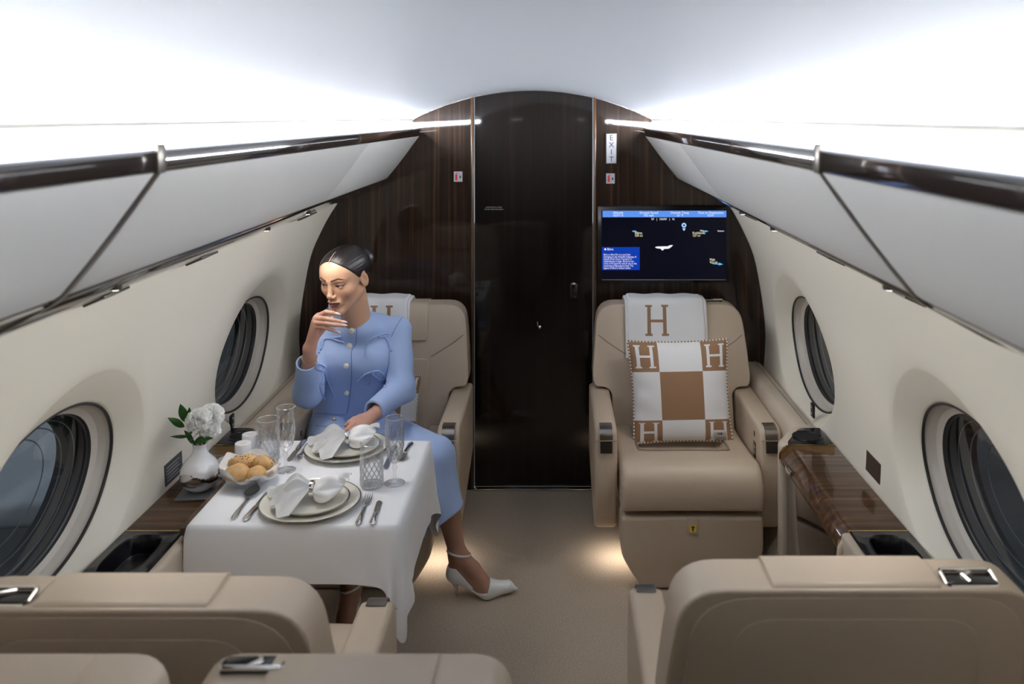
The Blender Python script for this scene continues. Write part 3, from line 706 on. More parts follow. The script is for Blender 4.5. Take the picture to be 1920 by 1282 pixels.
# ------------------------------------------------------------------ seats (local frame: sitter looks towards -y)
YF = lambda z: 0.165+(z-0.40)*0.30        # front face of the backrest
TH = 0.115
def seat(name, label, loc, rz, outb, wide=True, group='club seats', cat='seat', tab=False, back_detail=True):
    """outb: local x side (+1/-1) that faces the cabin wall"""
    root = empty(name, loc, rz, label, cat, group)
    L = M['leather']; hw = 0.34 if wide else 0.248
    # base and leg rest
    b = BM(); prism(b, rpoly([(-0.19, 0.0), (-0.20, 0.16), (0.20, 0.16), (0.19, 0.0)], 0.02, 3), 'y', -0.20, 0.24, 0.012, 2)
    obj('base', b, M['metal_base'], root)
    sw = 0.265 if wide else 0.235
    b = BM()
    prism(b, rpoly([(-sw, 0.272), (sw, 0.272), (sw, 0.13), (sw*0.84, 0.055), (sw*0.70, 0.004), (-sw*0.70, 0.004), (-sw*0.84, 0.055), (-sw, 0.13)], [0.02, 0.02, 0.03, 0.05, 0.02, 0.02, 0.05, 0.03], 4), 'y', -0.335, -0.215, 0.014, 3)
    lr = obj('leg_rest', b, L, root)
    if tab:
        b = BM(); prism(b, rpoly([(-0.020, 0.276), (0.020, 0.276), (0.020, 0.212), (-0.020, 0.212)], 0.006, 3), 'y', -0.3425, -0.334, 0.0020, 2)
        obj('pull_tab', b, L, lr)
        b = BM(); prism(b, rpoly([(-0.012, 0.246), (0.012, 0.246), (0.012, 0.220), (-0.012, 0.220)], 0.004, 3), 'y', -0.3436, -0.342, 0)
        obj('yellow_marker', b, M['yellow'], lr)
        b = BM(); prism(b, [(-0.003, 0.241), (0.003, 0.241), (0.003, 0.224), (-0.003, 0.224)], 'y', -0.3442, -0.343, 0)
        tube(b, [(0.006*math.cos(PI*k/8), -0.3438, 0.236+0.005*math.sin(PI*k/8)) for k in range(9)], 0.0014, 5)
        obj('marker_print', b, M['ink'], lr)
    # seat cushion: front roll, recessed middle, side bolsters
    prof = [(-0.27, 0.300), (-0.318, 0.290), (-0.345, 0.300), (-0.356, 0.335), (-0.357, 0.375), (-0.347, 0.415), (-0.322, 0.443), (-0.285, 0.452), (-0.24, 0.451), (-0.19, 0.446), (-0.14, 0.441), (-0.08, 0.436), (0.0, 0.431), (0.08, 0.428), (0.16, 0.428), (0.21, 0.43)]
    prof = [(p.x, p.y) for p in [Vector((q.x, q.y)) for q in curve_pts([(a, c, 0) for a, c in prof], 110)]]
    nx = 89; P = []
    for i in range(-1, nx+1):
        u = -1+2*min(max(i, 0), nx-1)/(nx-1); row = []
        for j, (y, z) in enumerate(prof):
            if i in (-1, nx): row.append((u*sw, max(y, -0.30)*0.98, min(z, 0.30))); continue
            e = max(0, (abs(u)*sw-(sw-0.03))/0.03); drop = 0.022*(1-math.sqrt(max(0, 1-e*e)))
            rec = 0.034*sstep(-0.150, -0.118, y)*(1-sstep(0.160, 0.186, abs(u)*sw))
            crown = 0.007*(1-u*u)*sstep(-0.36, -0.30, y)*(1-sstep(-0.17, -0.12, y))
            yy = y+ (drop*0.8 if y < -0.30 else 0)
            row.append((u*sw, yy, z-drop*(1 if z > 0.40 else 0.1)-rec+crown))
        P.append(row)
    b = BM(); grid(b, P); sc = obj('seat_cushion', b, L, root, ang=1.3)
    pz = lambda y: np.interp(y, [-0.15, 0.0, 0.16], [0.4425, 0.4315, 0.4285])
    if wide:
        b = BM(); tube(b, curve_pts([(-0.181, 0.12, pz(0.12)), (-0.181, -0.02, pz(-0.02)), (-0.178, -0.115, pz(-0.12)+0.003), (-0.155, -0.149, 0.4485), (0, -0.151, 0.4495), (0.155, -0.149, 0.4485), (0.178, -0.115, pz(-0.12)+0.003), (0.181, -0.02, pz(-0.02)), (0.181, 0.12, pz(0.12))], 64), 0.0030, 6)  # dark tube added as edge shade around the recess
        obj('seam', b, M['leather_seam'], sc)
    # backrest: wide upper part stepping in between the arms
    if wide:
        o = [(-0.262, 0.30), (-0.262, 0.555), (-0.285, 0.578), (-0.338, 0.580), (-0.345, 0.62), (-0.336, 0.76), (-0.318, 0.916), (0.318, 0.916), (0.336, 0.76), (0.345, 0.62), (0.338, 0.580), (0.285, 0.578), (0.262, 0.555), (0.262, 0.30)]
        r = [0.01, 0.03, 0.02, 0.03, 0.03, 0.1, 0.085, 0.085, 0.1, 0.03, 0.03, 0.02, 0.03, 0.01]
    else:
        o = [(-0.243, 0.30), (-0.248, 0.70), (-0.24, 0.916), (0.24, 0.916), (0.248, 0.70), (0.243, 0.30)]
        r = [0.01, 0.1, 0.06, 0.06, 0.1, 0.01]
    rec = lambda v: (v.x, v.y+(v.z-0.40)*0.30, v.z)
    b = BM(); prism(b, rpoly(o, r, 6), 'y', 0.165, 0.165+TH, 0.034, 5, xf=rec)
    back = obj('backrest', b, L, root, ang=0.9)
    # stitched seams on the front of the backrest
    if wide:
        for s in (-1, 1):
            b = BM(); tube(b, [(s*x, YF(z)-0.0002, z) for x, z in [(0.318, 0.790), (0.28, 0.762), (0.225, 0.728), (0.178, 0.70)]], 0.0024, 6)
            obj('seam', b, M['leather_seam'], back)
        b = BM(); prism(b, rpoly([(-0.172, 0.41), (-0.172, 0.695), (0.172, 0.695), (0.172, 0.41)], [0, 0.025, 0.025, 0], 4), 'y', 0.158, 0.175, 0.007, 3, xf=lambda v: (v.x, v.y+(v.z-0.40)*0.30, v.z))
        obj('centre_panel', b, L, back)
        # rear shell with a raised panel
        b = BM(); prism(b, rpoly([(-hw*0.90, 0.12), (-hw*0.95, 0.62), (-hw*0.86, 0.902), (hw*0.86, 0.902), (hw*0.95, 0.62), (hw*0.90, 0.12)], [0.02, 0.1, 0.10, 0.10, 0.1, 0.02], 6), 'y', 0.165+TH-0.02, 0.165+TH+0.003, 0.0028, 2, xf=lambda v: (v.x, v.y+(v.z-0.40)*0.30, v.z))
        sh = obj('back_shell', b, L, root)
        b = BM(); prism(b, rpoly([(-hw*0.68, 0.20), (-hw*0.70, 0.62), (-hw*0.64, 0.858), (hw*0.64, 0.858), (hw*0.70, 0.62), (hw*0.68, 0.20)], [0.02, 0.1, 0.07, 0.07, 0.1, 0.02], 6), 'y', 0.165+TH-0.002, 0.165+TH+0.0055, 0.0022, 2, xf=lambda v: (v.x, v.y+(v.z-0.40)*0.30, v.z))
        obj('shell_panel', b, L, sh)
    # headrest saddled over the top
    hx0, hx1 = (-0.155, 0.145) if outb > 0 else (-0.145, 0.155)
    if not wide: hx0, hx1 = (-0.125, 0.125)
    zt = 0.9255; yb = YF(0.912)+TH
    b = BM(); prism(b, rpoly([(YF(0.765)-0.016, 0.765), (YF(0.88)-0.020, 0.88), (YF(0.92)-0.004, zt), (yb-0.010, zt-0.003), (yb-0.001, 0.902), (YF(0.80)+0.04, 0.80)], [0.012, 0.03, 0.028, 0.012, 0.006, 0.01], 5), 'x', hx0, hx1, 0.010, 3)
    obj('headrest', b, L, root, ang=0.9)
    # grab handle in the outboard shoulder
    hx = outb*(0.205 if wide else 0.155); hz = 0.920; hy = yb-0.034
    hl, hd = 0.046, 0.019
    b = BM(); lp = rpoly([(hx-hl, hy-hd), (hx+hl, hy-hd), (hx+hl, hy+hd), (hx-hl, hy+hd)], 0.008, 4)
    if not wide: hz = 0.919
    tube(b, [(x, y, hz-(y-hy)*0.30) for x, y in lp], 0.0042, 8, closed=True)
    gh = obj('grab_handle', b, M['chrome'], root)
    b = BM(); rbox(b, (2*hl, 2*hd, 0.006), (hx, hy, hz-0.0015), 0.0025, 2, ); obj('handle_recess', b, M['black_gloss'], gh)
    b = BM(); tube(b, [(hx-hl*0.2, hy-hd*0.8, hz+0.001), (hx+hl*0.25, hy, hz+0.004), (hx+hl*0.1, hy+hd*0.8, hz)], 0.005, 8); obj('handle_bar', b, M['chrome'], gh)
    # arms
    if wide:
        for s in (-1, 1):
            side = rpoly([(-0.235, 0.567), (0.33, 0.567), (0.33, 0.27), (-0.06, 0.165), (-0.20, 0.15), (-0.268, 0.33)], [0.045, 0.02, 0.02, 0.08, 0.06, 0.10], 6)
            a, c = sorted((s*0.272, s*0.358))
            b = BM(); prism(b, side, 'x', a, c, 0.020, 4)
            arm = obj('armrest', b, L, root, ang=0.9)
            # wrap-around inlay at the front end: bright upper plate, darker lower plate
            xm = s*0.315
            pl = [(-0.185, 0.5695), (-0.215, 0.5690), (-0.236, 0.561), (-0.2475, 0.545), (-0.2515, 0.525)]
            b = BM(); grid(b, [[(xm-0.024, y, z), (xm+0.024, y, z)] for y, z in curve_pts([(y, z, 0) for y, z in pl], 16) for y, z in [(y, z)]] if False else [[(xm-0.024, q.x, q.y), (xm+0.024, q.x, q.y)] for q in curve_pts([(y, z, 0) for y, z in pl], 16)])
            bmesh.ops.solidify(b, geom=b.faces[:], thickness=0.003)
            inl = obj('metal_inlay', b, M['brushed'], arm)
            b = BM(); grid(b, [[(xm-0.023, q.x, q.y), (xm+0.023, q.x, q.y)] for q in curve_pts([(-0.2525, 0.521, 0), (-0.2565, 0.50, 0), (-0.260, 0.478, 0)], 8)])
            bmesh.ops.solidify(b, geom=b.faces[:], thickness=0.003)
            obj('latch_plate', b, M['strip'], arm)
            b = BM(); 
            tube(b, [(xm-s*0.040, -0.2545, 0.523), (xm+s*0.040, -0.2545, 0.523)], 0.0015, 6)
            obj('seam', b, M['leather_seam'], arm)
            if s == outb:
                xi = s*0.2715
                b = BM(); rbox(b, (0.004, 0.036, 0.060), (xi, -0.16, 0.455), 0.0015, 2); cp = obj('control_panel', b, M['strip'], arm)
                b = BM(); 
                for dz in (0.012, -0.010): rbox(b, (0.006, 0.016, 0.014), (xi-s*0.001, -0.16, 0.455+dz), 0.002, 2)
                obj('socket', b, M['chrome'], cp)
                b = BM(); rbox(b, (0.004, 0.016, 0.020), (xi, -0.155, 0.515), 0.0015, 2); obj('button', b, M['strip'], arm)
    return root
seat_R = seat('executive_seat', 'empty beige leather seat under the monitor, with chequered cushion and cream throw', (0.617, 3.50, 0), 0, 1, tab=True)
seat_L = seat('executive_seat', 'beige leather seat by the bulkhead that the woman in blue sits on', (-0.617, 3.50, 0), 0, -1)
seat_NL = seat('executive_seat', 'beige leather seat seen from behind, in front of the white clothed table', (-0.645, 1.885, 0), PI, 1)
seat_NR = seat('executive_seat', 'beige leather seat seen from behind at the lower right, facing the empty seat', (0.65, 1.945, 0), PI, -1)
seat_D1 = seat('double_seat', 'narrow beige seat back at the bottom edge, beside the left wall', (-0.73, 0.905, 0), 0, -1, wide=False, group='pair of narrow seats')
seat_D2 = seat('double_seat', 'narrow beige seat back at the bottom edge, the one nearer the aisle', (-0.199, 0.905, 0), 0, -1, wide=False, group='pair of narrow seats')
# courtesy lamps beside the seat bases
for x, y, lab in ((0.398, 3.42, 'small warm floor lamp under the empty right seat'), (-0.390, 3.40, "small warm floor lamp under the woman's seat")):
    s = 1 if x > 0 else -1
    t = empty('courtesy_lamp', (x, y, 0.13), label=lab, cat='lamp', group='courtesy floor lamps')
    b = BM(); rbox(b, (0.05, 0.05, 0.02), (0, 0, 0.012), 0.004, 2); obj('housing', b, M['strip'], t)
    b = BM(); lathe(b, [(0.016, 0.0), (0.018, 0.003)], 16, cap0=True, cap1=True); obj('lens', b, M['courtesy'], t)
    l = bpy.data.lights.new('courtesy_light', 'SPOT'); l.energy = 1.5; l.color = (1, 0.89, 0.76); l.spot_size = 2.75; l.spot_blend = 0.8; l.shadow_soft_size = 0.015
    o = bpy.data.objects.new('courtesy_light', l); o.location = (x-s*0.035, y-0.02, 0.115); COL.objects.link(o)

# ------------------------------------------------------------------ woollen throws folded over two seat backs
def throw(label, cx, w, zlow, hx, hz, hs, loc):
    root = empty('wool_throw', loc, 0, label, 'throw', 'cream wool throws')
    th = 0.016
    path = [(YF(zlow)-0.004-0.012, zlow), (YF(0.80)-0.020, 0.80), (YF(0.88)-0.024, 0.88), (YF(0.917)-0.014, 0.930), (YF(0.912)+0.03, 0.935), (YF(0.912)+TH-0.025, 0.933), (YF(0.912)+TH+0.016, 0.912), (YF(0.86)+TH+0.018, 0.86), (YF(0.70)+TH+0.018, 0.72)]
    pts = curve_pts([(y, z, 0) for y, z in path], 160); nn = len(pts)
    nu = 110; P = []; Q = []
    for i in range(nu+1):
        u = -1+2*i/nu; r = []; q = []
        e = max(0, (abs(u)-0.93)/0.07); f = math.sqrt(max(0.0, 1-e*e))
        for j, p in enumerate(pts):
            a = pts[max(j-1, 0)]; c = pts[min(j+1, nn-1)]; t = (c-a).normalized(); n = Vector((-t.y, t.x))
            if n.x > 0 and j < nn*0.4: n = -n
            n = Vector((-abs(t.y), t.x, 0)) if j < nn*0.5 else Vector((-t.y, t.x, 0))
            wob = 0.002*math.sin(9*u+p.y*30)
            k = th*0.9*f+wob
            x = cx+u*w*(1+0.012*math.sin(p.y*25))
            r.append((x, p.x+n.x*k, p.y+n.y*k)); q.append((x, p.x-n.x*0.002, p.y-n.y*0.002))
        P.append(r); Q.append(q)
    lens = [0]
    for j in range(1, nn): lens.append(lens[-1]+(pts[j]-pts[j-1]).length)
    def mf(i, j):
        x = cx+(-1+2*i/nu)*w; z = pts[j].y
        return 1 if (j < nn*0.45 and hmask((x-hx)/(hs*0.83), (z-hz)/hs)) else 0
    b = BM(); grid(b, P, matf=mf)
    # edge and underside
    grid(b, [P[0], Q[0]]); grid(b, [P[-1], Q[-1]]); grid(b, [[P[i][0], Q[i][0]] for i in range(nu+1)]); grid(b, [[P[i][-1], Q[i][-1]] for i in range(nu+1)])
    bmesh.ops.remove_doubles(b, verts=b.verts, dist=0.00005)
    obj('folded_wool', b, [M['blanket'], M['tan_wool']], root, ang=1.2)
    # second fold showing along the edge
    for s in (-1, 1):
        b = BM(); tube(b, [(cx+s*(w+0.002), p.x, p.y) for p in pts[::4]], 0.0075, 8)
        obj('fold_edge', b, M['blanket'], root)
    return root
throw('cream throw with one large tan H over the empty right seat', -0.018, 0.172, 0.70, -0.062, 0.852, 0.064, (0.617, 3.50, 0))
throw('cream throw with a tan H behind the seated woman', -0.103, 0.172, 0.70, -0.045, 0.852, 0.062, (-0.617, 3.50, 0))

# ------------------------------------------------------------------ chequered cushions
def cushion(label, loc, rot, hs=0.212, tag=True):
    root = empty('chequered_cushion', loc, 0, label, 'cushion', 'chequered H cushions'); root.rotation_euler = rot
    N = 132; T_ = 0.062
    rng = np.random.RandomState(3)
    def pos(u, v, s):
        pin = 1-0.055*(1-v*v)*abs(u)**2; pin2 = 1-0.045*(1-u*u)*abs(v)**2
        x = hs*u*pin*(1+0.02*v); z = hs*0.985*v*pin2
        t = max(0, (1-abs(u)**2.6)*(1-abs(v)**2.6))**0.55
        wr = 0.0045*math.sin(14*v+4*u+1)*max(0, abs(u)-0.45)*2*t+0.003*math.sin(11*u-7*v)*max(0, abs(v)-0.6)*2*t
        # slumped at the foot
        return (x, s*(T_*t+wr*(1 if s < 0 else 0))-0.012*sstep(0.4, 1, -v), z)
    def mf(i, j):
        u = -1+2*(i+0.5)/N; v = -1+2*(j+0.5)/N
        cu = 0 if u < -0.42 else (2 if u > 0.44 else 1); cv = 0 if v < -0.56 else (2 if v > 0.38 else 1)
        tan = (cu+cv) % 2 == 0
        if tan and cu != 1:
            cxx = -0.70 if cu == 0 else 0.72; cvv = 0.69 if cv == 2 else -0.80
            if hmask((u-cxx)/0.215, (v-cvv)/(0.235 if cv == 2 else 0.20)): return 0
        return 1 if tan else 0
    ax = [-1+2*i/N for i in range(N+1)]
    b = BM(); grid(b, [[pos(u, v, -1) for v in ax] for u in ax], matf=mf)
    obj('front_cover', b, [M['blanket'], M['tan_wool']], root, ang=1.3)
    a2 = ax[::4]
    b = BM(); grid(b, [[pos(u, v, 1) for v in a2] for u in a2]); obj('back_cover', b, M['blanket'], root, ang=1.3)
    # rolled blanket-stitched edge: short stitches, tan over cream and cream over tan
    for nm, m, par in (('tan_stitch', M['tan_wool'], 0), ('cream_stitch', M['stitch'], 1)):
        b = BM(); n = 60
        for side in range(4):
            for k in range(n):
                if k % 2 != par: continue
                p = []
                for e in (k/n, (k+1)/n):
                    q = -1+2*e; u, v = ((q, 1), (1, -q), (-q, -1), (-1, q))[side]; p.append(Vector(pos(u, v, -1)))
                tube(b, p, 0.0047, 6)
        o = obj(nm, b, m, root); o['kind'] = 'stuff'
    if tag:
        b = BM(); P = []
        for i in range(9):
            row = []
            for j in range(5):
                u = 0.60+0.28*i/8; v = -0.97+0.16*j/4; q = pos(u, v, -1); row.append((q[0], q[1]-0.003, q[2]))
            P.append(row)
        grid(b, P); bmesh.ops.solidify(b, geom=b.faces[:], thickness=0.001)
        tg = obj('sewn_tag', b, M['stitch'], root, label='small white sewn tag')
        q = pos(0.74, -0.92, -1)
        text('tag_lettering', 'HERMÈS', 0.013, M['ink'], tg, (q[0], q[1]-0.0075, q[2]-0.004), rot=(PI/2-0.5, 0, 0), align='CENTER')
        b = BM(); c = pos(0.74, -0.86, -1)
        for (dx, dz, w, h) in ((0.004, 0.004, 0.007, 0.005), (-0.005, 0.003, 0.006, 0.004), (-0.008, 0.006, 0.002, 0.004), (0.006, 0.001, 0.003, 0.003), (0.001, 0.001, 0.003, 0.003)):
            rbox(b, (w, 0.001, h), (c[0]+dx, c[1]-0.0065, c[2]+dz), 0)
        obj('tag_emblem', b, M['ink'], tg)
    return root
cushion('tan and cream chequered H cushion standing on the empty right seat', (0.630, 3.570, 0.612), (-0.27, -0.02, 0.0), hs=0.207)
cushion("chequered cushion squeezed behind the woman's elbow", (-0.595, 3.63, 0.535), (-0.40, 0.05, 0.05), hs=0.122, tag=False)
# ------------------------------------------------------------------ dining table and its cloth
TX0, TX1, TY0, TY1, TZ = -0.892, -0.305, 2.295, 2.92, 0.648
CZ = TZ+0.004                                # top of the cloth
t = empty('dining_table', ((TX0+TX1)/2, (TY0+TY1)/2, 0), label='fold-out dining table hidden under the white cloth', cat='table')
b = BM(); rbox(b, (TX1-TX0+0.012, TY1-TY0-0.024, 0.028), ((TX0+TX1)/2-0.016, (TY0+TY1)/2, TZ-0.0165), 0.012, 2)
obj('tabletop', b, M['wood_ledge'], t, world=True)
b = BM(); rbox(b, (0.05, 0.36, 0.05), (-0.80, 2.60, TZ-0.052), 0.006, 2); rbox(b, (0.03, 0.30, 0.52), (-0.905+0.02, 2.60, 0.36), 0.006, 2)
obj('support_arm', b, M['strip'], t, world=True)

LKN0, LHIP0, LSH0 = tuple(W(816, 858, 3.15)), tuple(W(700, 815, 3.52)), tuple(W(846, 960, 3.10))
def drape():
    a = (TX1-TX0)/2; bb = (TY1-TY0)/2; cx = (TX0+TX1)/2; cy = (TY0+TY1)/2
    hl, hr, hf, hb = 0.006, 0.170, 0.128, 0.150
    h = 0.0115
    nx = int(round((2*a+hl+hr)/h))+1; ny = int(round((2*bb+hf+hb)/h))+1
    gx = np.linspace(-a-hl, a+hr, nx); gy = np.linspace(-bb-hf, bb+hb, ny)
    X, Y = np.meshgrid(gx, gy, indexing='ij'); Z = np.zeros_like(X)
    ex = np.maximum(np.abs(X)-a, 0); ey = np.maximum(np.abs(Y)-bb, 0)
    Z = -0.15*(ex+ey); rng = np.random.RandomState(5)
    P = np.stack([X, Y, Z], -1); P[..., :2] += rng.normal(0, 0.0006, P[..., :2].shape)
    pin = (np.abs(X) <= a-0.004) & (np.abs(Y) <= bb-0.004)
    P[pin] = np.stack([X, Y, np.zeros_like(X)], -1)[pin]
    V = np.zeros_like(P); dt = 0.011; w = (~pin).astype(float)[..., None]
    cons = []
    def sl(di, dj, st):
        A = (slice(max(0, -di), nx-max(0, di)), slice(max(0, -dj), ny-max(0, dj)))
        B = (slice(max(0, di), nx-max(0, -di)), slice(max(0, dj), ny-max(0, -dj)))
        L = math.hypot(di*(gx[1]-gx[0]), dj*(gy[1]-gy[0]))
        cons.append((A, B, L, st))
    for di, dj, st in ((1, 0, .9), (0, 1, .9), (1, 1, .35), (1, -1, .35), (3, 0, .10), (0, 3, .10)): sl(di, dj, st)
    ctr = np.array([cx, cy, CZ]); KNEES = [(np.array(LKN0)-ctr, np.array(LHIP0)-ctr, 0.088), (np.array(tuple(W(828, 900, 3.13)))-ctr, np.array(LSH0)-ctr, 0.160)]
    for it in range(260):
        old = P.copy()
        V[..., 2] -= 9.8*dt; V *= 0.965
        P = P+V*dt*w
        for k in range(14):
            acc = np.zeros_like(P); cnt = np.zeros(P.shape[:2]+(1,))
            for A, B, L, st in cons:
                d = P[B]-P[A]; l = np.linalg.norm(d, axis=-1, keepdims=True)+1e-9
                wa, wb = w[A], w[B]; ws = wa+wb; ws[ws == 0] = 1
                c = d*((l-L)/l)*st/ws
                acc[A] += c*wa; acc[B] -= c*wb; cnt[A] += st; cnt[B] += st
            P = P+acc/np.maximum(cnt, 1)*1.55
            # table collision
            ins = (np.abs(P[..., 0]) < a) & (np.abs(P[..., 1]) < bb) & (P[..., 2] < 0) & (~pin)
            px = a-np.abs(P[..., 0]); py = bb-np.abs(P[..., 1]); pz = -P[..., 2]
            mz = ins & (pz <= px) & (pz <= py); P[..., 2][mz] = 0
            mx = ins & (~mz) & (px <= py); P[..., 0][mx] = (np.sign(P[..., 0])*a)[mx]
            my = ins & (~mz) & (~mx); P[..., 1][my] = (np.sign(P[..., 1])*bb)[my]
            # the woman's knee and thigh push the far corner out
            for ka, kb, kr in KNEES:
                t_ = np.clip(((P-ka)@(kb-ka))/((kb-ka)@(kb-ka)), 0, 1); q_ = ka+t_[..., None]*(kb-ka); dd = P-q_; ln = np.linalg.norm(dd, axis=-1)
                hitm = (ln < kr) & (~pin); P[hitm] = (q_+dd/np.maximum(ln, 1e-6)[..., None]*kr)[hitm]
        V = (P-old)/dt
    for _ in range(10):
        S = P.copy(); S[1:-1, 1:-1] = 0.25*(P[2:, 1:-1]+P[:-2, 1:-1]+P[1:-1, 2:]+P[1:-1, :-2])
        S[0, 1:-1] = 0.5*(P[0, 2:]+P[0, :-2]); S[-1, 1:-1] = 0.5*(P[-1, 2:]+P[-1, :-2]); S[1:-1, 0] = 0.5*(P[2:, 0]+P[:-2, 0]); S[1:-1, -1] = 0.5*(P[2:, -1]+P[:-2, -1])
        for i0, i1 in ((0, 1), (-1, -2)):
            for j0, j1 in ((0, 1), (-1, -2)): S[i0, j0] = (P[i1, j0]+P[i0, j1])/2*0.9+0.1*P[i0, j0]
        P = np.where(pin[..., None], P, 0.5*P+0.5*S)
    P[..., 0] += cx; P[..., 1] += cy; P[..., 2] += CZ
    return P
P = drape()
b = BM(); grid(b, [[tuple(p) for p in r] for r in P])
obj('tablecloth', b, M['white_cloth'], world=True, ang=1.6, label='white tablecloth hanging over the dining table, smooth top', cat='tablecloth')

# ------------------------------------------------------------------ place settings
def plate(name, r, label, group, loc, rim=0.0022, well=0.62, h=0.016):
    root = empty(name, loc, 0, label, 'plate', group)
    pr = [(r*0.45, 0.0), (r*well, 0.002), (r*0.86, h*0.62), (r, h), (r+0.0008, h+0.0012), (r-0.002, h+0.0022), (r*0.86, h*0.62+0.0035), (r*well, 0.0052), (r*0.2, 0.0045), (0.0004, 0.0045)]
    b = BM(); lathe(b, pr, 72, cap0=True); obj('dish', b, M['china'], root)
    b = BM(); tube(b, [((r-0.0006)*math.cos(2*PI*k/72), (r-0.0006)*math.sin(2*PI*k/72), h+0.0015) for k in range(72)], rim, 6, closed=True)
    obj('rim_band', b, M['platinum'], root, label='dark platinum rim line')
    return root
def napkin(label, loc, rz, sc=1.0):
    """pleated napkin pulled through a ring: wide fan on one side (-x), rolled puff on the other (+x)"""
    root = empty('napkin', loc, rz, label, 'napkin', 'folded napkins')
    b = BM()
    def fan(r0, r1, a0, a1, pl, ph, lift, th0, flip):
        P = []; na, nr = 84, 22
        for i in range(na+1):
            q = i/na; row = []
            for j in range(nr+1):
                t = j/nr; a = a0+(a1-a0)*q
                a = a + 0.0*t
                rr = r0+(r1*(1+0.10*math.sin(q*PI*3+1.0)*t+0.06*math.sin(q*23)*t)-r0)*t
                amp = pl*(t**0.9)*(0.4+0.6*math.sin(PI*q))
                zz = th0*(1-t)+amp*(0.5+0.5*math.cos(ph*q*2*PI))+lift*math.sin(PI*min(1, t*1.15))*math.sin(PI*q)+0.004
                row.append((flip*rr*math.cos(a), rr*math.sin(a), zz))
            P.append(row)
        grid(b, P)
    fan(0.008, 0.122*sc, -1.25, 1.20, 0.017, 4.5, 0.016, 0.030, -1)
    fan(0.008, 0.105*sc, -0.75, 1.30, 0.019, 3.5, 0.036, 0.034, -1)
    bmesh.ops.solidify(b, geom=b.faces[:], thickness=0.0022)
    obj('fan_side', b, M['napkin'], root, ang=1.2)
    # puff: loose rolled fold that opens out of the ring
    b = BM(); P = []
    for i in range(60):
        a = 2*PI*i/60; row = []
        for j in range(22):
            t = j/21
            R = 0.013+0.031*math.sin(PI*min(1, t*0.95)**0.8)*sc
            x = 0.002+0.082*sc*t; lob = 1+0.13*math.sin(3*a+5*t)+0.09*math.sin(5*a-3*t)+0.03*math.sin(11*a)
            row.append((x+0.010*math.sin(a)*t, R*math.cos(a)*lob*1.20, 0.024+R*math.sin(a)*lob*0.80+0.006*t))
        P.append(row)
    grid(b, P, closed_u=True)
    bmesh.ops.contextual_create(b, geom=[e for e in b.edges if len(e.link_faces) < 2])
    for v in b.verts: v.co.z = max(v.co.z, 0.002)
    obj('puff_side', b, M['napkin'], root, ang=1.4)
    b = BM(); P = []
    for i in range(26):
        q = -1+2*i/25; row = []
        for j in range(14):
            t = j/13; row.append((0.045*sc+0.060*sc*t, q*(0.010+0.030*t*sc)+0.028*sc*t, 0.036+0.020*math.sin(2.4*t)+0.006*math.cos(4*q)*t-0.008*q*t))
        P.append(row)
    grid(b, P); bmesh.ops.solidify(b, geom=b.faces[:], thickness=0.002)
    obj('corner_flap', b, M['napkin'], root, ang=1.4)
    return root
def napkin_ring(label, loc, rz):
    root = empty('napkin_ring', loc, rz, label, 'napkin ring', 'silver napkin rings')
    b = BM(); P = []
    for i in range(48):
        a = 2*PI*i/48; r = 0.0225
        P.append([(x, (r+dr)*math.cos(a), 0.026+(r+dr)*math.sin(a)) for x, dr in ((-0.006, 0), (-0.0055, 0.0018), (0, 0.0024), (0.0055, 0.0018), (0.006, 0), (0.0, -0.0008))])
    grid(b, P, closed_u=True, closed_v=True)
    obj('band', b, M['silver'], root); return root
for px, py, R, tag_ in ((582, 944, 0.140, 'near'), (650, 842, 0.137, 'far')):
    c = T(px, py, CZ+0.006); c.z = CZ+0.0005
    who = {'near': 'nearest the camera', 'far': 'in front of the woman'}[tag_]
    plate('charger_plate', R, 'large cream charger plate with dark rim %s' % who, 'charger plates', c)
    plate('dinner_plate', 0.104, 'smaller cream plate lying on the charger plate %s' % who, 'dinner plates', c+Vector((0.004, 0.004, 0.0058)), h=0.013)
    nz = CZ+0.0165; 
    off = Vector((0.002, 0.01, 0)) if tag_ == 'near' else Vector((0.0, 0.008, 0))
    k = napkin('white pleated napkin pulled through a ring on the plate %s' % who, Vector((c.x, c.y, nz))+off, 0.12 if tag_ == 'near' else 0.2)
    napkin_ring('thin silver ring around the napkin %s' % who, Vector((c.x, c.y, nz))+off, 0.12 if tag_ == 'near' else 0.2)

# cutlery: local frame lies along +y from handle end (y=0) to tip
def handle(b, L0, L1, w0, w1, z=0.002):
    P = []
    for k in range(13):
        t = k/12; y = L0+(L1-L0)*t; w = w0+(w1-w0)*t+0.0012*math.cos(2*PI*t)
        if k == 0: w *= 0.35
        if k == 1: w *= 0.85
        P.append([(w*math.cos(a), y, z+0.0022*math.sin(a)+0.004*math.sin(PI*t)) for a in [2*PI*i/10 for i in range(10)]])
    grid(b, P, closed_v=True); bmesh.ops.contextual_create(b, geom=[e for e in b.edges if len(e.link_faces) < 2])
def spoon(label, p0, p1, L=0.195, name='spoon'):
    root = cut_root(name, label, p0, p1)
    b = BM(); handle(b, 0, L*0.66, 0.0085, 0.0035); obj('handle', b, M['silver'], root)
    b = BM(); P = []
    for i in range(25):
        q = i/24; row = []
        for j in range(9):
            r = j/8; a = 2*PI*q; x = 0.020*r*math.cos(a)*(1-0.12*math.sin(a)); y = L*0.82+L*0.18*r*math.sin(a)
            row.append((x, y, 0.002+0.010*r*r))
        P.append(row)
    grid(b, P); bmesh.ops.solidify(b, geom=b.faces[:], thickness=0.0012)
    obj('bowl', b, M['silver'], root, ang=1.2); return root
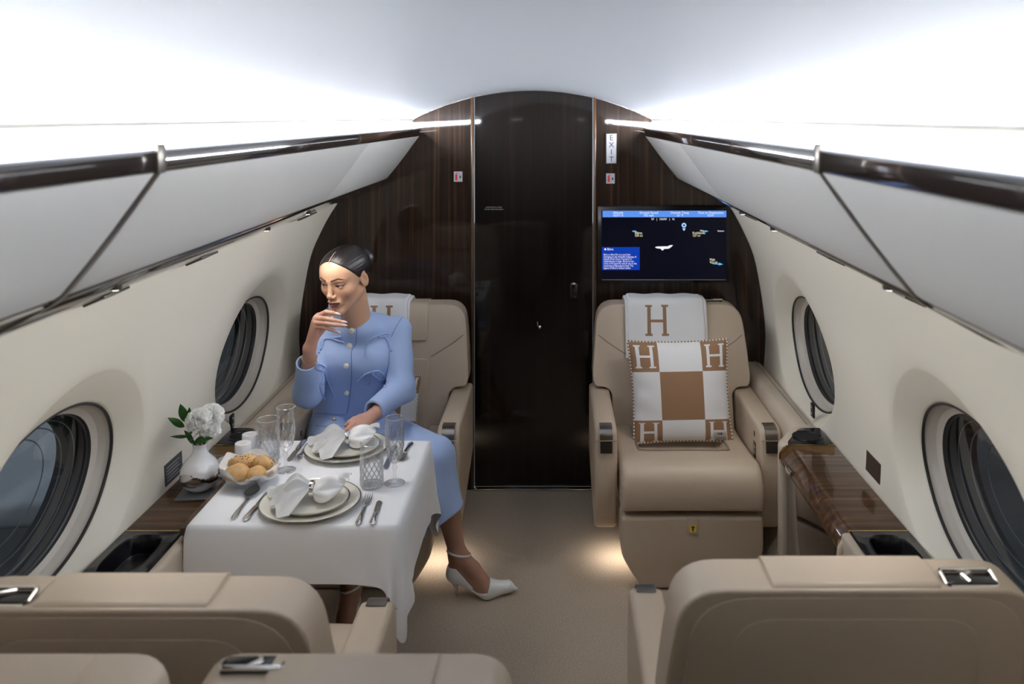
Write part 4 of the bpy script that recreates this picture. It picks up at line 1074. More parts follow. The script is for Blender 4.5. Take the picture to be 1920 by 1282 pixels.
def fork(label, p0, p1, L=0.185):
    root = cut_root('fork', label, p0, p1)
    b = BM(); handle(b, 0, L*0.62, 0.0085, 0.003); obj('handle', b, M['silver'], root)
    b = BM(); prism(b, rpoly([(-0.003, L*0.60), (0.003, L*0.60), (0.0115, L*0.74), (-0.0115, L*0.74)], 0.003, 3), 'z', 0.003, 0.0052, 0.0006, 1)
    for k in range(4):
        x = -0.0098+0.00653*k; tube(b, [(x, L*0.73, 0.0042), (x, L*0.80, 0.0030), (x, L*0.90, 0.0034), (x*0.96, L, 0.0075)], [0.0016, 0.0015, 0.0014, 0.0007], 6)
    obj('tines', b, M['silver'], root); return root
def knife(label, p0, p1, L=0.20):
    root = cut_root('knife', label, p0, p1)
    b = BM(); handle(b, 0, L*0.48, 0.0092, 0.006, z=0.0035); obj('handle', b, M['silver'], root)
    b = BM(); prism(b, rpoly([(-0.005, L*0.47), (0.005, L*0.47), (0.0095, L*0.56), (0.0095, L*0.92), (0.0, L), (-0.007, L*0.94), (-0.007, L*0.56)], 0.004, 4), 'z', 0.0015, 0.0030, 0.0005, 1)
    obj('blade', b, M['brushed'], root); return root
def cut_root(name, label, p0, p1):
    a = T(*p0, CZ+0.002); c = T(*p1, CZ+0.002); d = c-a
    return empty(name, (a.x, a.y, CZ+0.001), math.atan2(-d.x, d.y), label, 'cutlery', 'silver cutlery')
spoon('silver dessert spoon left of the nearest plate', (436, 974), (489, 905))
knife('silver knife between the spoon and the nearest plate', (459, 977), (511, 912), 0.185)
fork('silver fork right of the nearest plate', (670, 985), (697, 918))
knife('silver butter knife at the far right of the nearest plate', (697, 985), (713, 934), 0.15)
knife('silver knife left of the plate in front of the woman', (572, 825), (543, 862), 0.18)
fork('silver fork beside the knife, left of the plate in front of the woman', (582, 829), (556, 862), 0.17)
spoon('silver spoon behind the champagne glass, dark handle towards the woman', (772, 829), (748, 864), 0.165)
knife('silver knife half hidden behind the tall tumbler', (741, 836), (722, 880), 0.19)

# glasses
def tumbler(label, c):
    root = empty('crystal_tumbler', c, 0, label, 'glass', 'cut crystal tumblers')
    R, H = 0.0345, 0.130
    def wob(k, z): return 1-0.030*(k % 2)*(1 if z < 0.085 else 0)
    b = BM(); lathe(b, [(R*0.90, 0), (R*0.97, 0.004), (R*0.985, 0.03), (R*0.99, 0.06), (R, 0.084), (R, 0.088), (R, H-0.001), (R-0.0008, H), (R-0.0018, H-0.001), (R-0.0024, 0.085), (R-0.004, 0.03), (R-0.005, 0.014), (R*0.5, 0.011), (0.0003, 0.011)], 40, cap0=True, wob=None)
    for v in b.verts:
        r = math.hypot(v.co.x, v.co.y)
        if 0.005 < v.co.z < 0.0845 and r > R*0.93:
            a = math.atan2(v.co.y, v.co.x); k = 1-0.030*abs(math.sin(10*a+v.co.z*120)); v.co.x *= k; v.co.y *= k
    obj('cup', b, M['glass'], root, ang=0.5)
    # raised criss-cross cuts
    b = BM()
    for s in (-1, 1):
        for k in range(14):
            a0 = 2*PI*k/14; tube(b, [((R*0.985)*math.cos(a0+s*1.2*t), (R*0.985)*math.sin(a0+s*1.2*t), 0.010+0.070*t) for t in [i/8 for i in range(9)]], 0.0013, 5)
    obj('cut_pattern', b, M['cut_glass'], root, kind='stuff')
    b = BM(); tube(b, [((R-0.0007)*math.cos(2*PI*k/40), (R-0.0007)*math.sin(2*PI*k/40), H) for k in range(40)], 0.0010, 6, closed=True); obj('rim', b, M['cut_glass'], root)
    b = BM(); tube(b, [(R*0.93*math.cos(2*PI*k/40), R*0.93*math.sin(2*PI*k/40), 0.006) for k in range(40)], 0.0022, 6, closed=True); obj('base_ring', b, M['cut_glass'], root); return root
def flute(label, c, H=0.198):
    root = empty('champagne_flute', c, 0, label, 'glass', 'crystal champagne flutes')
    b = BM(); lathe(b, [(0.029, 0), (0.0305, 0.0015), (0.024, 0.004), (0.008, 0.007), (0.0048, 0.014), (0.0044, 0.040), (0.0085, 0.048), (0.0050, 0.055), (0.010, 0.064)], 32, cap0=True, cap1=True)
    obj('foot_and_stem', b, M['glass'], root, ang=0.9)
    R = 0.0285
    b = BM(); lathe(b, [(0.006, 0.060), (0.013, 0.066), (0.021, 0.080), (0.0255, 0.100), (0.0275, 0.125), (R, 0.16), (R, H-0.001), (R-0.0008, H), (R-0.002, H-0.001), (R-0.0025, 0.15), (0.0235, 0.105), (0.018, 0.083), (0.009, 0.074), (0.0003, 0.073)], 36, cap0=True)
    bowl = obj('bowl', b, M['glass'], root, ang=0.9)
    b = BM()
    for s in (-1, 1):
        for k in range(9):
            a0 = 2*PI*k/9; tube(b, [((0.021+0.0068*min(1, t*1.5))*math.cos(a0+s*0.9*t), (0.021+0.0068*min(1, t*1.5))*math.sin(a0+s*0.9*t), 0.080+0.055*t) for t in [i/8 for i in range(9)]], 0.0011, 5)
    for k in range(12):
        a0 = 2*PI*k/12; tube(b, [((0.0276+0.0008*t)*math.cos(a0), (0.0276+0.0008*t)*math.sin(a0), 0.132+0.035*t) for t in (0, 0.5, 1)], 0.0010, 5)
    obj('cut_pattern', b, M['cut_glass'], root, kind='stuff')
    b = BM(); tube(b, [((R-0.0007)*math.cos(2*PI*k/36), (R-0.0007)*math.sin(2*PI*k/36), H) for k in range(36)], 0.0009, 6, closed=True); obj('rim', b, M['cut_glass'], root)
    b = BM(); tube(b, [(0.0298*math.cos(2*PI*k/36), 0.0298*math.sin(2*PI*k/36), 0.0016) for k in range(36)], 0.0010, 6, closed=True); obj('foot_edge', b, M['cut_glass'], root); return root
def onT(px, py): c = T(px, py, CZ); return Vector((c.x, c.y, CZ+0.0005))
tumbler('cut crystal tumbler right of the nearest plate, beside the fork', onT(697, 911))
tumbler('cut crystal tumbler behind the bread, beside the salt shakers', onT(503, 861))
flute('crystal champagne flute at the right edge of the table', onT(740, 906))
flute('crystal champagne flute behind the bread basket', onT(536, 882))

# small tray with salt and pepper
c = Vector((-0.975, 2.80, LZ+0.0022))
t = empty('serving_tray', c, 0, 'pale grey tray lying on the left wood ledge behind the bread', 'tray')
b = BM(); prism(b, rpoly([(-0.045, -0.085), (0.045, -0.085), (0.045, 0.095), (-0.020, 0.095), (-0.045, 0.065)], 0.008, 3), 'z', 0, 0.006, 0.002, 2)
obj('board', b, mat('pale_grey_tray', (0.40, 0.41, 0.44), 0.3), t)
for (px, py, lab) in ((456, 876, 'white porcelain shaker nearer the bread rolls'), (469, 858, 'white porcelain shaker behind the other one, by the cup well')):
    q = onT(px, py); q.z = CZ+0.0006
    t = empty('salt_shaker' if py > 865 else 'pepper_shaker', q, 0, lab, 'shaker', 'porcelain shakers')
    b = BM(); lathe(b, [(0.0245, 0), (0.0255, 0.002), (0.0255, 0.074), (0.0245, 0.077), (0.020, 0.0775), (0.0003, 0.0755)], 32, cap0=True); obj('body', b, M['white_china'], t)
    b = BM()
    for k in range(5): ellipsoid(b, (0.007*math.cos(k*1.2566), 0.007*math.sin(k*1.2566), 0.0763), (0.0012, 0.0012, 0.0006), 6)
    obj('holes', b, M['ink'], t)

# bread basket
c = onT(468, 906)
t = empty('bread_dish', c, 0, 'clear cut glass dish lined with a white cloth and filled with rolls', 'dish')
b = BM(); n = 48
lathe(b, [(0.040, 0.0), (0.052, 0.004), (0.072, 0.022), (0.088, 0.040), (0.0885, 0.0425), (0.086, 0.042), (0.069, 0.025), (0.050, 0.008), (0.0003, 0.006)], n, cap0=True, wob=lambda k, z: 1+0.045*math.cos(PI*k/2)*(z/0.042))
obj('bowl', b, M['glass'], t, ang=0.6)
b = BM(); P = []
for i in range(72):
    a = 2*PI*i/72; row = []
    hi = 0.046+0.016*math.cos(a-2.6)+0.010*math.sin(5*a)
    for j in range(14):
        q = j/13; r = 0.030+0.046*min(1, q*1.35)+0.010*max(0, q-0.6)+0.003*math.sin(9*a+3*q)*q
        row.append((r*math.cos(a)*1.05, r*math.sin(a), 0.010+hi*q**1.3))
    P.append(row)
P.append(P[0])
grid(b, P); bmesh.ops.remove_doubles(b, verts=b.verts, dist=1e-6)
bmesh.ops.contextual_create(b, geom=[e for e in b.edges if len(e.link_faces) < 2 and e.verts[0].co.z < 0.02])
obj('cloth_liner', b, M['napkin'], t, ang=1.2)
def roll(label, loc, r, rz=0, seeds=False):
    t = empty('bread_roll', loc, rz, label, 'bread', 'bread rolls')
    b = BM(); bmesh.ops.create_icosphere(b, subdivisions=4, radius=1)
    for v in b.verts:
        n = v.co.normalized(); k = 1+0.04*math.sin(5*n.x+3*n.y)+0.03*math.sin(7*n.y-4*n.z)
        v.co = Vector((n.x*r[0]*k, n.y*r[1]*k, n.z*r[2]*k))
    obj('crust', b, M['bread'], t)
    if seeds:
        b = BM(); rg = random.Random(4+int(loc[0]*1000))
        for k in range(34):
            a = rg.uniform(0, 2*PI); h = rg.uniform(0.15, 1); q = Vector((math.cos(a)*math.sqrt(1-h*h), math.sin(a)*math.sqrt(1-h*h), h))
            ellipsoid(b, (q.x*r[0]*1.01, q.y*r[1]*1.01, q.z*r[2]*1.01), (0.0022, 0.0016, 0.0012), 6)
        obj('seeds', b, M['seed'], t, kind='stuff')
    return t
roll('round golden roll at the front left of the bread dish', c+Vector((-0.024, -0.034, 0.045)), (0.036, 0.031, 0.026))
roll('small golden roll at the front right of the bread dish', c+Vector((0.032, -0.030, 0.041)), (0.029, 0.027, 0.022))
roll('long seeded roll lying behind the round roll', c+Vector((-0.020, 0.022, 0.056)), (0.050, 0.024, 0.021), 0.15, True)
roll('seeded roll at the right end of the bread dish', c+Vector((0.038, 0.010, 0.057)), (0.036, 0.022, 0.021), -0.35, True)

# ------------------------------------------------------------------ vase with white flowers on a slate mat on the left ledge
vc = Vector((-0.985, 2.625, LZ+0.0015))
t = empty('slate_mat', vc+Vector((0.005, -0.01, 0)), 0.1, 'square dark slate mat under the vase on the wood ledge', 'mat')
b = BM(); rbox(b, (0.115, 0.13, 0.006), (0, 0, 0.003), 0.0015, 1); obj('slab', b, M['slate'], t)
vz = vc+Vector((0, 0, 0.0065))
t = empty('flower_vase', vz, 0, 'bulbous white porcelain vase with a wavy silver band holding white flowers', 'vase')
prof = [(0.026, 0.0), (0.034, 0.002), (0.047, 0.014), (0.0565, 0.034), (0.0585, 0.050), (0.0560, 0.066), (0.047, 0.083), (0.034, 0.097), (0.025, 0.108), (0.0205, 0.120), (0.0200, 0.128), (0.0228, 0.137), (0.0240, 0.140), (0.0215, 0.1385), (0.017, 0.12), (0.0003, 0.10)]
pp = [(q.x, q.y) for q in curve_pts([(r, z, 0) for r, z in prof], 75)]
b = BM(); lathe(b, pp, 64, cap0=True)
for f in b.faces:
    q = f.calc_center_median(); a = math.atan2(q.y, q.x)
    hi = 0.056+0.008*math.sin(3*a+0.9); lo_ = 0.026+0.006*math.sin(2*a+2.4)
    f.material_index = 1 if (lo_ < q.z < hi and math.hypot(q.x, q.y) > 0.03) else 0
obj('body', b, [M['white_china'], M['silver']], t, ang=1.3)
def blossom(label, base, head, r, seed):
    t = empty('white_blossom', base, 0, label, 'flower', 'white blossoms'); h = Vector(head)-Vector(base)
    b = BM(); tube(b, curve_pts([(0, 0, 0), h*0.5+Vector((0, 0, 0.008)), h], 10), 0.0022, 6); obj('stem', b, M['stem'], t)
    rg = random.Random(seed); b = BM()
    ellipsoid(b, h, (r*0.76,)*3, 14)
    for k in range(230):
        # petals radiating from the centre, ruffled at the tip
        z = rg.uniform(-0.55, 1); a = rg.uniform(0, 2*PI); n = Vector((math.sqrt(1-z*z)*math.cos(a), math.sqrt(1-z*z)*math.sin(a), z))
        L = r*rg.uniform(0.88, 1.08); u = n.orthogonal().normalized(); u.rotate(Matrix.Rotation(rg.uniform(0, 2*PI), 3, n)); v = n.cross(u)
        wd = r*rg.uniform(0.24, 0.36)
        rows = []
        for (s_, w_, c_) in ((0.15, 0.25, 0), (0.65, 0.9, 0.10), (1.0, 1.0, 0.24)):
            rows.append([h+n*(L*s_*(1 - 0.04*abs(e)))+u*(wd*w_*e)+v*(wd*c_*(1-1.2*abs(e))+ (0.12*wd*math.sin(7*e+k) if s_ == 1 else 0)) for e in (-1, -0.4, 0.4, 1)])
        grid(b, rows)
    o = obj('petals', b, M['petal'], t, ang=0); o['kind'] = 'stuff'
    return t
def sprig(label, base, leaves, stem_end):
    t = empty('leafy_sprig', base, 0, label, 'sprig', 'leafy sprigs')
    B = Vector(base)
    b = BM(); tube(b, curve_pts([(0, 0, 0), (Vector(stem_end)-B)*0.6, Vector(stem_end)-B], 10), 0.0018, 6); obj('stem', b, M['stem'], t)
    for (p0, p1, w, side) in leaves:
        a = Vector(p0)-B; e = Vector(p1)-B; d = e-a; s = Vector(side).normalized(); n = d.normalized().cross(s)
        b = BM(); P = []
        for i in range(13):
            q = i/12; ww = w*math.sin(PI*q**0.8)**0.9 if 0 < q < 1 else 0.0003
            P.append([a+d*q+s*(ww*k)+n*(0.15*d.length*math.sin(PI*q)*0.5-abs(k)*ww*(-0.35)) for k in (-1, -0.5, 0, 0.5, 1)])
        grid(b, P); bmesh.ops.solidify(b, geom=b.faces[:], thickness=0.0006); obj('leaf', b, M['leaf'], t, ang=1.2)
mouth = vz+Vector((0, 0, 0.118))
VW = lambda px, py, dy=0.0: W(px, py, vz.y+dy)
blossom('large white blossom at the centre of the bouquet', mouth, VW(374, 790, -0.015), 0.040, 1)
blossom('white blossom at the upper right of the bouquet', mouth+Vector((0.006, 0.002, 0)), VW(397, 780, 0.02), 0.038, 2)
blossom('white blossom hanging at the lower right of the bouquet', mouth+Vector((0.010, -0.004, 0)), VW(394, 806, 0.0), 0.032, 3)
sprig('sprig with upright glossy leaves at the left of the bouquet', mouth+Vector((-0.006, 0, 0)),
      [(VW(346, 791), VW(338, 757), 0.013, (1, 0.3, 0.15)), (VW(349, 790, 0.01), VW(355, 763, 0.015), 0.009, (1, -0.2, 0)), (VW(346, 800), VW(314, 783, -0.01), 0.011, (0.3, 0.4, 1))], VW(348, 795))
sprig('low sprig with dark leaves at the mouth of the vase', mouth+Vector((-0.002, -0.006, 0)),
      [(VW(354, 818), VW(319, 818, -0.01), 0.0055, (0.1, 0.5, 1)), (VW(350, 814), VW(366, 803, -0.02), 0.008, (-0.5, 0, 1)), (VW(364, 828, -0.02), VW(400, 821, -0.03), 0.011, (0, 0.5, 1)), (VW(358, 828, -0.01), VW(372, 812, -0.03), 0.012, (0.7, 0.2, 0.7)), (VW(362, 833), VW(345, 806, 0.01), 0.008, (0.8, 0.2, 0.5))], VW(352, 815))
# ------------------------------------------------------------------ the seated woman: bodies from signed distance fields
A_ = np.array
def seg_t(P, a, b):
    a = A_(a, float); b = A_(b, float); d = b-a
    t = np.clip(((P-a)@d)/max(d@d, 1e-12), 0, 1); return t, np.linalg.norm(P-(a+t[:, None]*d), axis=1)
def cone(P, a, b, r0, r1):
    t, d = seg_t(P, a, b); return d-(r0+(r1-r0)*t)
def chain(P, pts, rs, k=0.0):
    o = None
    for i in range(len(pts)-1):
        d = cone(P, pts[i], pts[i+1], rs[i], rs[i+1]); o = d if o is None else (smin(o, d, k) if k else np.minimum(o, d))
    return o
def ell(P, c, r, R=None):
    q = P-A_(c, float)
    if R is not None: q = q@A_(R)
    q = q/A_(r, float); k0 = np.linalg.norm(q, axis=1); k1 = np.linalg.norm(q/A_(r, float), axis=1)
    return k0*(k0-1)/np.maximum(k1, 1e-9)
def smin(a, b, k):
    h = np.clip(0.5+0.5*(b-a)/k, 0, 1); return b*(1-h)+a*h-k*h*(1-h)
def smax(a, b, k): return -smin(-a, -b, k)
def plane(P, p0, n):
    n = A_(n, float); n = n/np.linalg.norm(n); return (P-A_(p0, float))@n
def nets(f, lo, hi, h):
    """surface nets over a box -> verts, quads"""
    lo = A_(lo, float); hi = A_(hi, float); n = np.ceil((hi-lo)/h).astype(int)+1
    ax = [lo[i]+h*np.arange(n[i]) for i in range(3)]
    vals = np.empty(n)
    for i in range(n[0]):
        Y, Z = np.meshgrid(ax[1], ax[2], indexing='ij')
        p = np.stack([np.full(Y.size, ax[0][i]), Y.ravel(), Z.ravel()], 1); vals[i] = f(p).reshape(n[1], n[2])
    s = vals < 0; m = n-1
    cnt = np.zeros(m, int); acc = np.zeros(tuple(m)+(3,)); ec = np.zeros(m, int)
    cn = [(a, b, c) for a in (0, 1) for b in (0, 1) for c in (0, 1)]
    cut = lambda A, o: A[o[0]:o[0]+m[0], o[1]:o[1]+m[1], o[2]:o[2]+m[2]]
    for o in cn: cnt += cut(s, o)
    act = (cnt > 0) & (cnt < 8); idx = np.argwhere(act)
    at = lambda o: vals[idx[:, 0]+o[0], idx[:, 1]+o[1], idx[:, 2]+o[2]]
    acc = np.zeros((len(idx), 3)); ec = np.zeros(len(idx))
    for o in cn:
        for d in range(3):
            if o[d] == 0:
                o2 = list(o); o2[d] = 1; v0 = at(o); v1 = at(o2); x = (v0 < 0) != (v1 < 0)
                t = np.where(x, v0/np.where(x, v0-v1, 1), 0); p = np.tile(A_(o, float), (len(idx), 1)); p[:, d] += t
                acc[x] += p[x]; ec[x] += 1
    verts = lo+(idx+acc/ec[:, None])*h
    vid = -np.ones(m, int); vid[tuple(idx.T)] = np.arange(len(idx)); quads = []
    for d in range(3):
        e1, e2 = [(1, 2), (2, 0), (0, 1)][d]
        sl0 = [slice(0, n[0]), slice(0, n[1]), slice(0, n[2])]; sl1 = list(sl0)
        sl0[d] = slice(0, n[d]-1); sl1[d] = slice(1, n[d]); a = s[tuple(sl0)]; b = s[tuple(sl1)]
        x = np.argwhere(a != b); ok = (x[:, e1] > 0) & (x[:, e2] > 0) & (x[:, e1] < m[e1]) & (x[:, e2] < m[e2]); x = x[ok]
        fl = a[tuple(x.T)]
        def g(i, j):
            y = x.copy(); y[:, e1] -= i; y[:, e2] -= j; return vid[tuple(y.T)]
        q = np.stack([g(0, 0), g(1, 0), g(1, 1), g(0, 1)], 1); q[fl] = q[fl][:, ::-1]; quads.append(q)
    q = np.concatenate(quads); q = q[(q >= 0).all(1)]
    return verts, q[:, ::-1]
def relax(v, q, f, it=2):
    """smooth a little, then pull back to the field"""
    for _ in range(it):
        s = np.zeros_like(v); c = np.zeros(len(v))
        for a, b in ((0, 1), (1, 2), (2, 3), (3, 0)):
            np.add.at(s, q[:, a], v[q[:, b]]); np.add.at(c, q[:, a], 1); np.add.at(s, q[:, b], v[q[:, a]]); np.add.at(c, q[:, b], 1)
        v = 0.5*v+0.5*s/np.maximum(c, 1)[:, None]
        e = 5e-4; d = f(v); g = np.stack([f(v+e*np.eye(3)[i])-d for i in range(3)], 1)/e
        g /= np.maximum(np.linalg.norm(g, axis=1, keepdims=True), 0.3); v = v-g*d[:, None]*0.9
    return v
def build_mesh(name, parts, colors=None):
    V = []; Q = []; o = 0
    for v, q in parts: V.append(v); Q.append(q+o); o += len(v)
    V = np.concatenate(V); Q = np.concatenate(Q)
    me = bpy.data.meshes.new(name); me.vertices.add(len(V)); me.vertices.foreach_set('co', V.ravel().astype(np.float32))
    me.loops.add(len(Q)*4); me.loops.foreach_set('vertex_index', Q.ravel().astype(np.int32))
    me.polygons.add(len(Q)); me.polygons.foreach_set('loop_start', np.arange(0, len(Q)*4, 4, dtype=np.int32))
    try: me.polygons.foreach_set('loop_total', np.full(len(Q), 4, dtype=np.int32))
    except Exception: pass
    me.polygons.foreach_set('use_smooth', [True]*len(Q)); me.update(calc_edges=True); me.validate()
    if colors is not None:
        c = me.color_attributes.new('Col', 'FLOAT_COLOR', 'POINT'); cc = np.ones((len(V), 4), np.float32); cc[:, :3] = colors
        c.data.foreach_set('color', cc.ravel())
    return me
def solid(f, lo, hi, h, it=2):
    v, q = nets(f, lo, hi, h); return relax(v, q, f, it), q
def bounds(pts, pad):
    p = A_([list(x) for x in pts]); return p.min(0)-pad, p.max(0)+pad
def Wn(px, py, d): return A_(W(px, py, d))
CAM = A_([CAMX, 0, CAMZ])
def hit(f, px, py, start=2.7):
    """first point on the surface f along the sight line of a pixel"""
    d = Wn(px, py, 1.0)-CAM; d = d/np.linalg.norm(d); t = start
    for _ in range(70):
        v = float(f((CAM+d*t)[None])[0]); t += v*0.7
        if abs(v) < 2e-4: break
    HITS[0] = abs(v) < 2e-3
    return CAM+d*t, -d
HITS = [True]

# ---- head frame
HC = Wn(647, 518, 3.25); HS = 1.06
yaw, pit, rol = math.radians(23), math.radians(14), math.radians(1)
fh = A_([-math.sin(yaw), -math.cos(yaw), 0]); fwd = fh*math.cos(pit)+A_([0, 0, -math.sin(pit)])
upv = A_([0, 0, 1.0])*math.cos(pit)+fh*math.sin(pit); lft = np.cross(upv, fwd)
lft, upv = lft*math.cos(rol)+upv*math.sin(rol), upv*math.cos(rol)-lft*math.sin(rol)
HR = np.stack([lft, fwd, upv], 1)                    # columns: her left, forward, up
def toH(P): return ((P-HC)@HR)/HS
def frH(p): return HC+HR@(A_(p, float)*HS)
NECK0 = A_([0, -0.022, -0.055]); NB = Wn(670, 607, 3.365)
def eye_open(p, s):
    q = p.copy(); q[:, 2] = q[:, 2]-0.10*s*(p[:, 0]-s*0.031)     # outer corner a little higher
    return ell(q, (s*0.0315, 0.080, -0.0015), (0.0142, 0.016, 0.0038))
def face(p):
    """head only, local metres"""
    X = np.abs(p[:, 0]); S = np.stack([X, p[:, 1], p[:, 2]], 1)
    d = ell(p, (0, -0.012, 0.030), (0.0740, 0.094, 0.078))
    d = smin(d, ell(p, (0, 0.030, 0.030), (0.064, 0.056, 0.060)), 0.03)
    d = smin(d, ell(p, (0, 0.030, -0.035), (0.058, 0.052, 0.062)), 0.025)
    d = smin(d, cone(S, (0.052, -0.004, -0.050), (0.012, 0.066, -0.101), 0.017, 0.0135), 0.022)
    d = smin(d, ell(p, (0, 0.072, -0.100), (0.019, 0.015, 0.014)), 0.014)
    d = smin(d, ell(S, (0.045, 0.050, -0.026), (0.020, 0.018, 0.020)), 0.024)          # cheekbone
    d = smin(d, cone(S, (0.008, 0.083, 0.017), (0.045, 0.068, 0.020), 0.006, 0.005), 0.014)   # brow ridge
    d = smax(d, -ell(S, (0.031, 0.094, -0.001), (0.020, 0.016, 0.013)), 0.014)          # sockets
    d = smin(d, np.linalg.norm(S-A_([0.0315, 0.0665, -0.001]), axis=1)-0.0146, 0.005)    # lids over the ball
    d = smin(d, cone(p, (0, 0.082, 0.012), (0, 0.0970, -0.030), 0.0068, 0.0085), 0.010)   # nose
    d = smin(d, np.linalg.norm(p-A_([0, 0.1000, -0.0335]), axis=1)-0.0082, 0.007)
    d = smin(d, ell(S, (0.0105, 0.0915, -0.0385), (0.0068, 0.0090, 0.0062)), 0.005)
    d = smax(d, -ell(S, (0.0058, 0.0945, -0.0455), (0.0032, 0.0050, 0.0036)), 0.003)     # nostrils
    d = smin(d, ell(p, (0, 0.074, -0.064), (0.027, 0.0195, 0.019)), 0.012)                # muzzle
    d = smin(d, cone(S, (0.003, 0.0960, -0.0575), (0.0250, 0.0825, -0.0610), 0.0042, 0.0020), 0.004)   # upper lip
    d = smin(d, cone(S, (0.0, 0.0955, -0.0690), (0.0215, 0.0825, -0.0635), 0.0062, 0.0020), 0.004)     # lower lip
    d = smax(d, -cone(S, (0.0, 0.1015, -0.0632), (0.0265, 0.0865, -0.0610), 0.0014, 0.0010), 0.0022)     # mouth line
    for s in (-1, 1): d = smax(d, -eye_open(p, s), 0.0012)
    # ears
    e = S-A_([0.0725, -0.012, -0.013]); a = 0.30
    ey = e[:, 1]*math.cos(a)+e[:, 2]*math.sin(a)*0+e[:, 2]*math.sin(-a); ez = e[:, 2]*math.cos(a)+e[:, 1]*math.sin(a)
    ex = e[:, 0]-0.22*np.maximum(-ey, -0.01)
    E = np.stack([ex, ey, ez], 1)
    ear = ell(E, (0, 0, 0.002), (0.0062, 0.0175, 0.0300)); ear = smax(ear, -ell(E, (0.0085, 0.002, 0.004), (0.0070, 0.0095, 0.0185)), 0.004)
    d = smin(d, ear, 0.006)
    return d
SHL, SHR = Wn(742, 612, 3.43), Wn(612, 622, 3.37)
def head_f(P):
    p = toH(P); d = face(p)*HS
    nk = cone(P, frH(NECK0), NB, 0.053, 0.056); nk = smin(nk, cone(P, frH((0, 0.015, -0.085)), NB+A_([0, -0.01, -0.02]), 0.032, 0.045), 0.02)
    d = smin(d, nk, 0.026)
    d = smin(d, chain(P, [SHR+A_([0.05, 0.0, -0.012]), NB+A_([0, 0.015, -0.045]), SHL+A_([-0.05, 0, -0.012])], [0.032, 0.062, 0.032]), 0.035)
    d = smin(d, ell(P, NB+A_([-0.002, 0.022, -0.085]), (0.09, 0.055, 0.075)), 0.03)
    # collar bones
    for s, e in ((-1, SHR), (1, SHL)):
        d = smin(d, cone(P, NB+A_([s*0.014, -0.048, -0.022]), A_(e)+A_([-s*0.060, -0.022, 0.0]), 0.005, 0.005), 0.010)
    return d
# ---- right forearm and the hand at the chin
RW = Wn(580, 655, 3.135); RE = Wn(581, 742, 3.25)
def FG(pts): return [Wn(*q) for q in pts]
K = dict(index=FG([(597, 592, 3.125), (611, 585, 3.105), (623, 586.5, 3.10), (633, 589, 3.10)]),
         middle=FG([(592, 597, 3.115), (611, 597.5, 3.085), (628, 601, 3.075), (645, 604, 3.075)]),
         ring=FG([(590.5, 604.5, 3.110), (611, 606.5, 3.08), (628, 609, 3.068), (645, 610.5, 3.068)]),
         pinky=FG([(592.5, 612, 3.110), (609, 614, 3.085), (621, 617.5, 3.075), (632.5, 622, 3.072)]),
         thumb=FG([(592, 632, 3.14), (606, 616, 3.150), (616, 604, 3.150), (622, 597, 3.145)]))
FR = dict(index=[0.0100, 0.0086, 0.0076, 0.0058], middle=[0.0100, 0.0088, 0.0078, 0.0056], ring=[0.0098, 0.0084, 0.0074, 0.0054], pinky=[0.0090, 0.0074, 0.0066, 0.0050], thumb=[0.0135, 0.0110, 0.0095, 0.0070])
def hand_r(P):
    d = chain(P, [RE, RE*0.45+RW*0.55, RW], [0.040, 0.033, 0.0215], 0.01)
    d = smin(d, ell(P, RW, (0.021, 0.018, 0.022)), 0.012)
    pal = None
    for n in ('index', 'middle', 'ring', 'pinky'):
        c = cone(P, RW+(K[n][0]-RW)*0.12, K[n][0], 0.0150, 0.0112); pal = c if pal is None else smin(pal, c, 0.012)
    d = smin(d, pal, 0.014)
    d = smin(d, cone(P, RW+A_([0.004, 0.008, 0.01]), K['thumb'][0], 0.015, 0.0135), 0.012)
    for n in K: d = smin(d, chain(P, K[n], FR[n], 0.003), 0.0035)
    return d
# ---- left hand resting on the lap
LW = Wn(702, 776, 3.10); LE = Wn(752, 735, 3.34)
LK = dict(index=FG([(664, 795, 2.985), (653, 803, 2.955), (646, 811, 2.945), (641, 818, 2.945)]),
          middle=FG([(670, 800, 2.985), (658, 809, 2.95), (649, 817, 2.94), (643, 824, 2.94)]),
          ring=FG([(677, 803, 2.99), (666, 812, 2.955), (656, 820, 2.945), (650, 827, 2.945)]),
          pinky=FG([(684, 805, 3.0), (675, 813, 2.97), (667, 819, 2.96), (662, 825, 2.96)]),
          thumb=FG([(676, 783, 3.03), (664, 787, 3.0), (655, 792, 2.985), (649, 797, 2.98)]))
def hand_l(P):
    d = chain(P, [LE, LE*0.4+LW*0.6, LW], [0.040, 0.032, 0.0225], 0.01)
    pal = None
    for n in ('index', 'middle', 'ring', 'pinky'):
        c = cone(P, LW+(LK[n][0]-LW)*0.12, LK[n][0], 0.0155, 0.0115); pal = c if pal is None else smin(pal, c, 0.012)
    d = smin(d, pal, 0.014); d = smin(d, cone(P, LW, LK['thumb'][0], 0.014, 0.012), 0.012)
    for n in LK: d = smin(d, chain(P, LK[n], FR[n], 0.003), 0.0035)
    return d
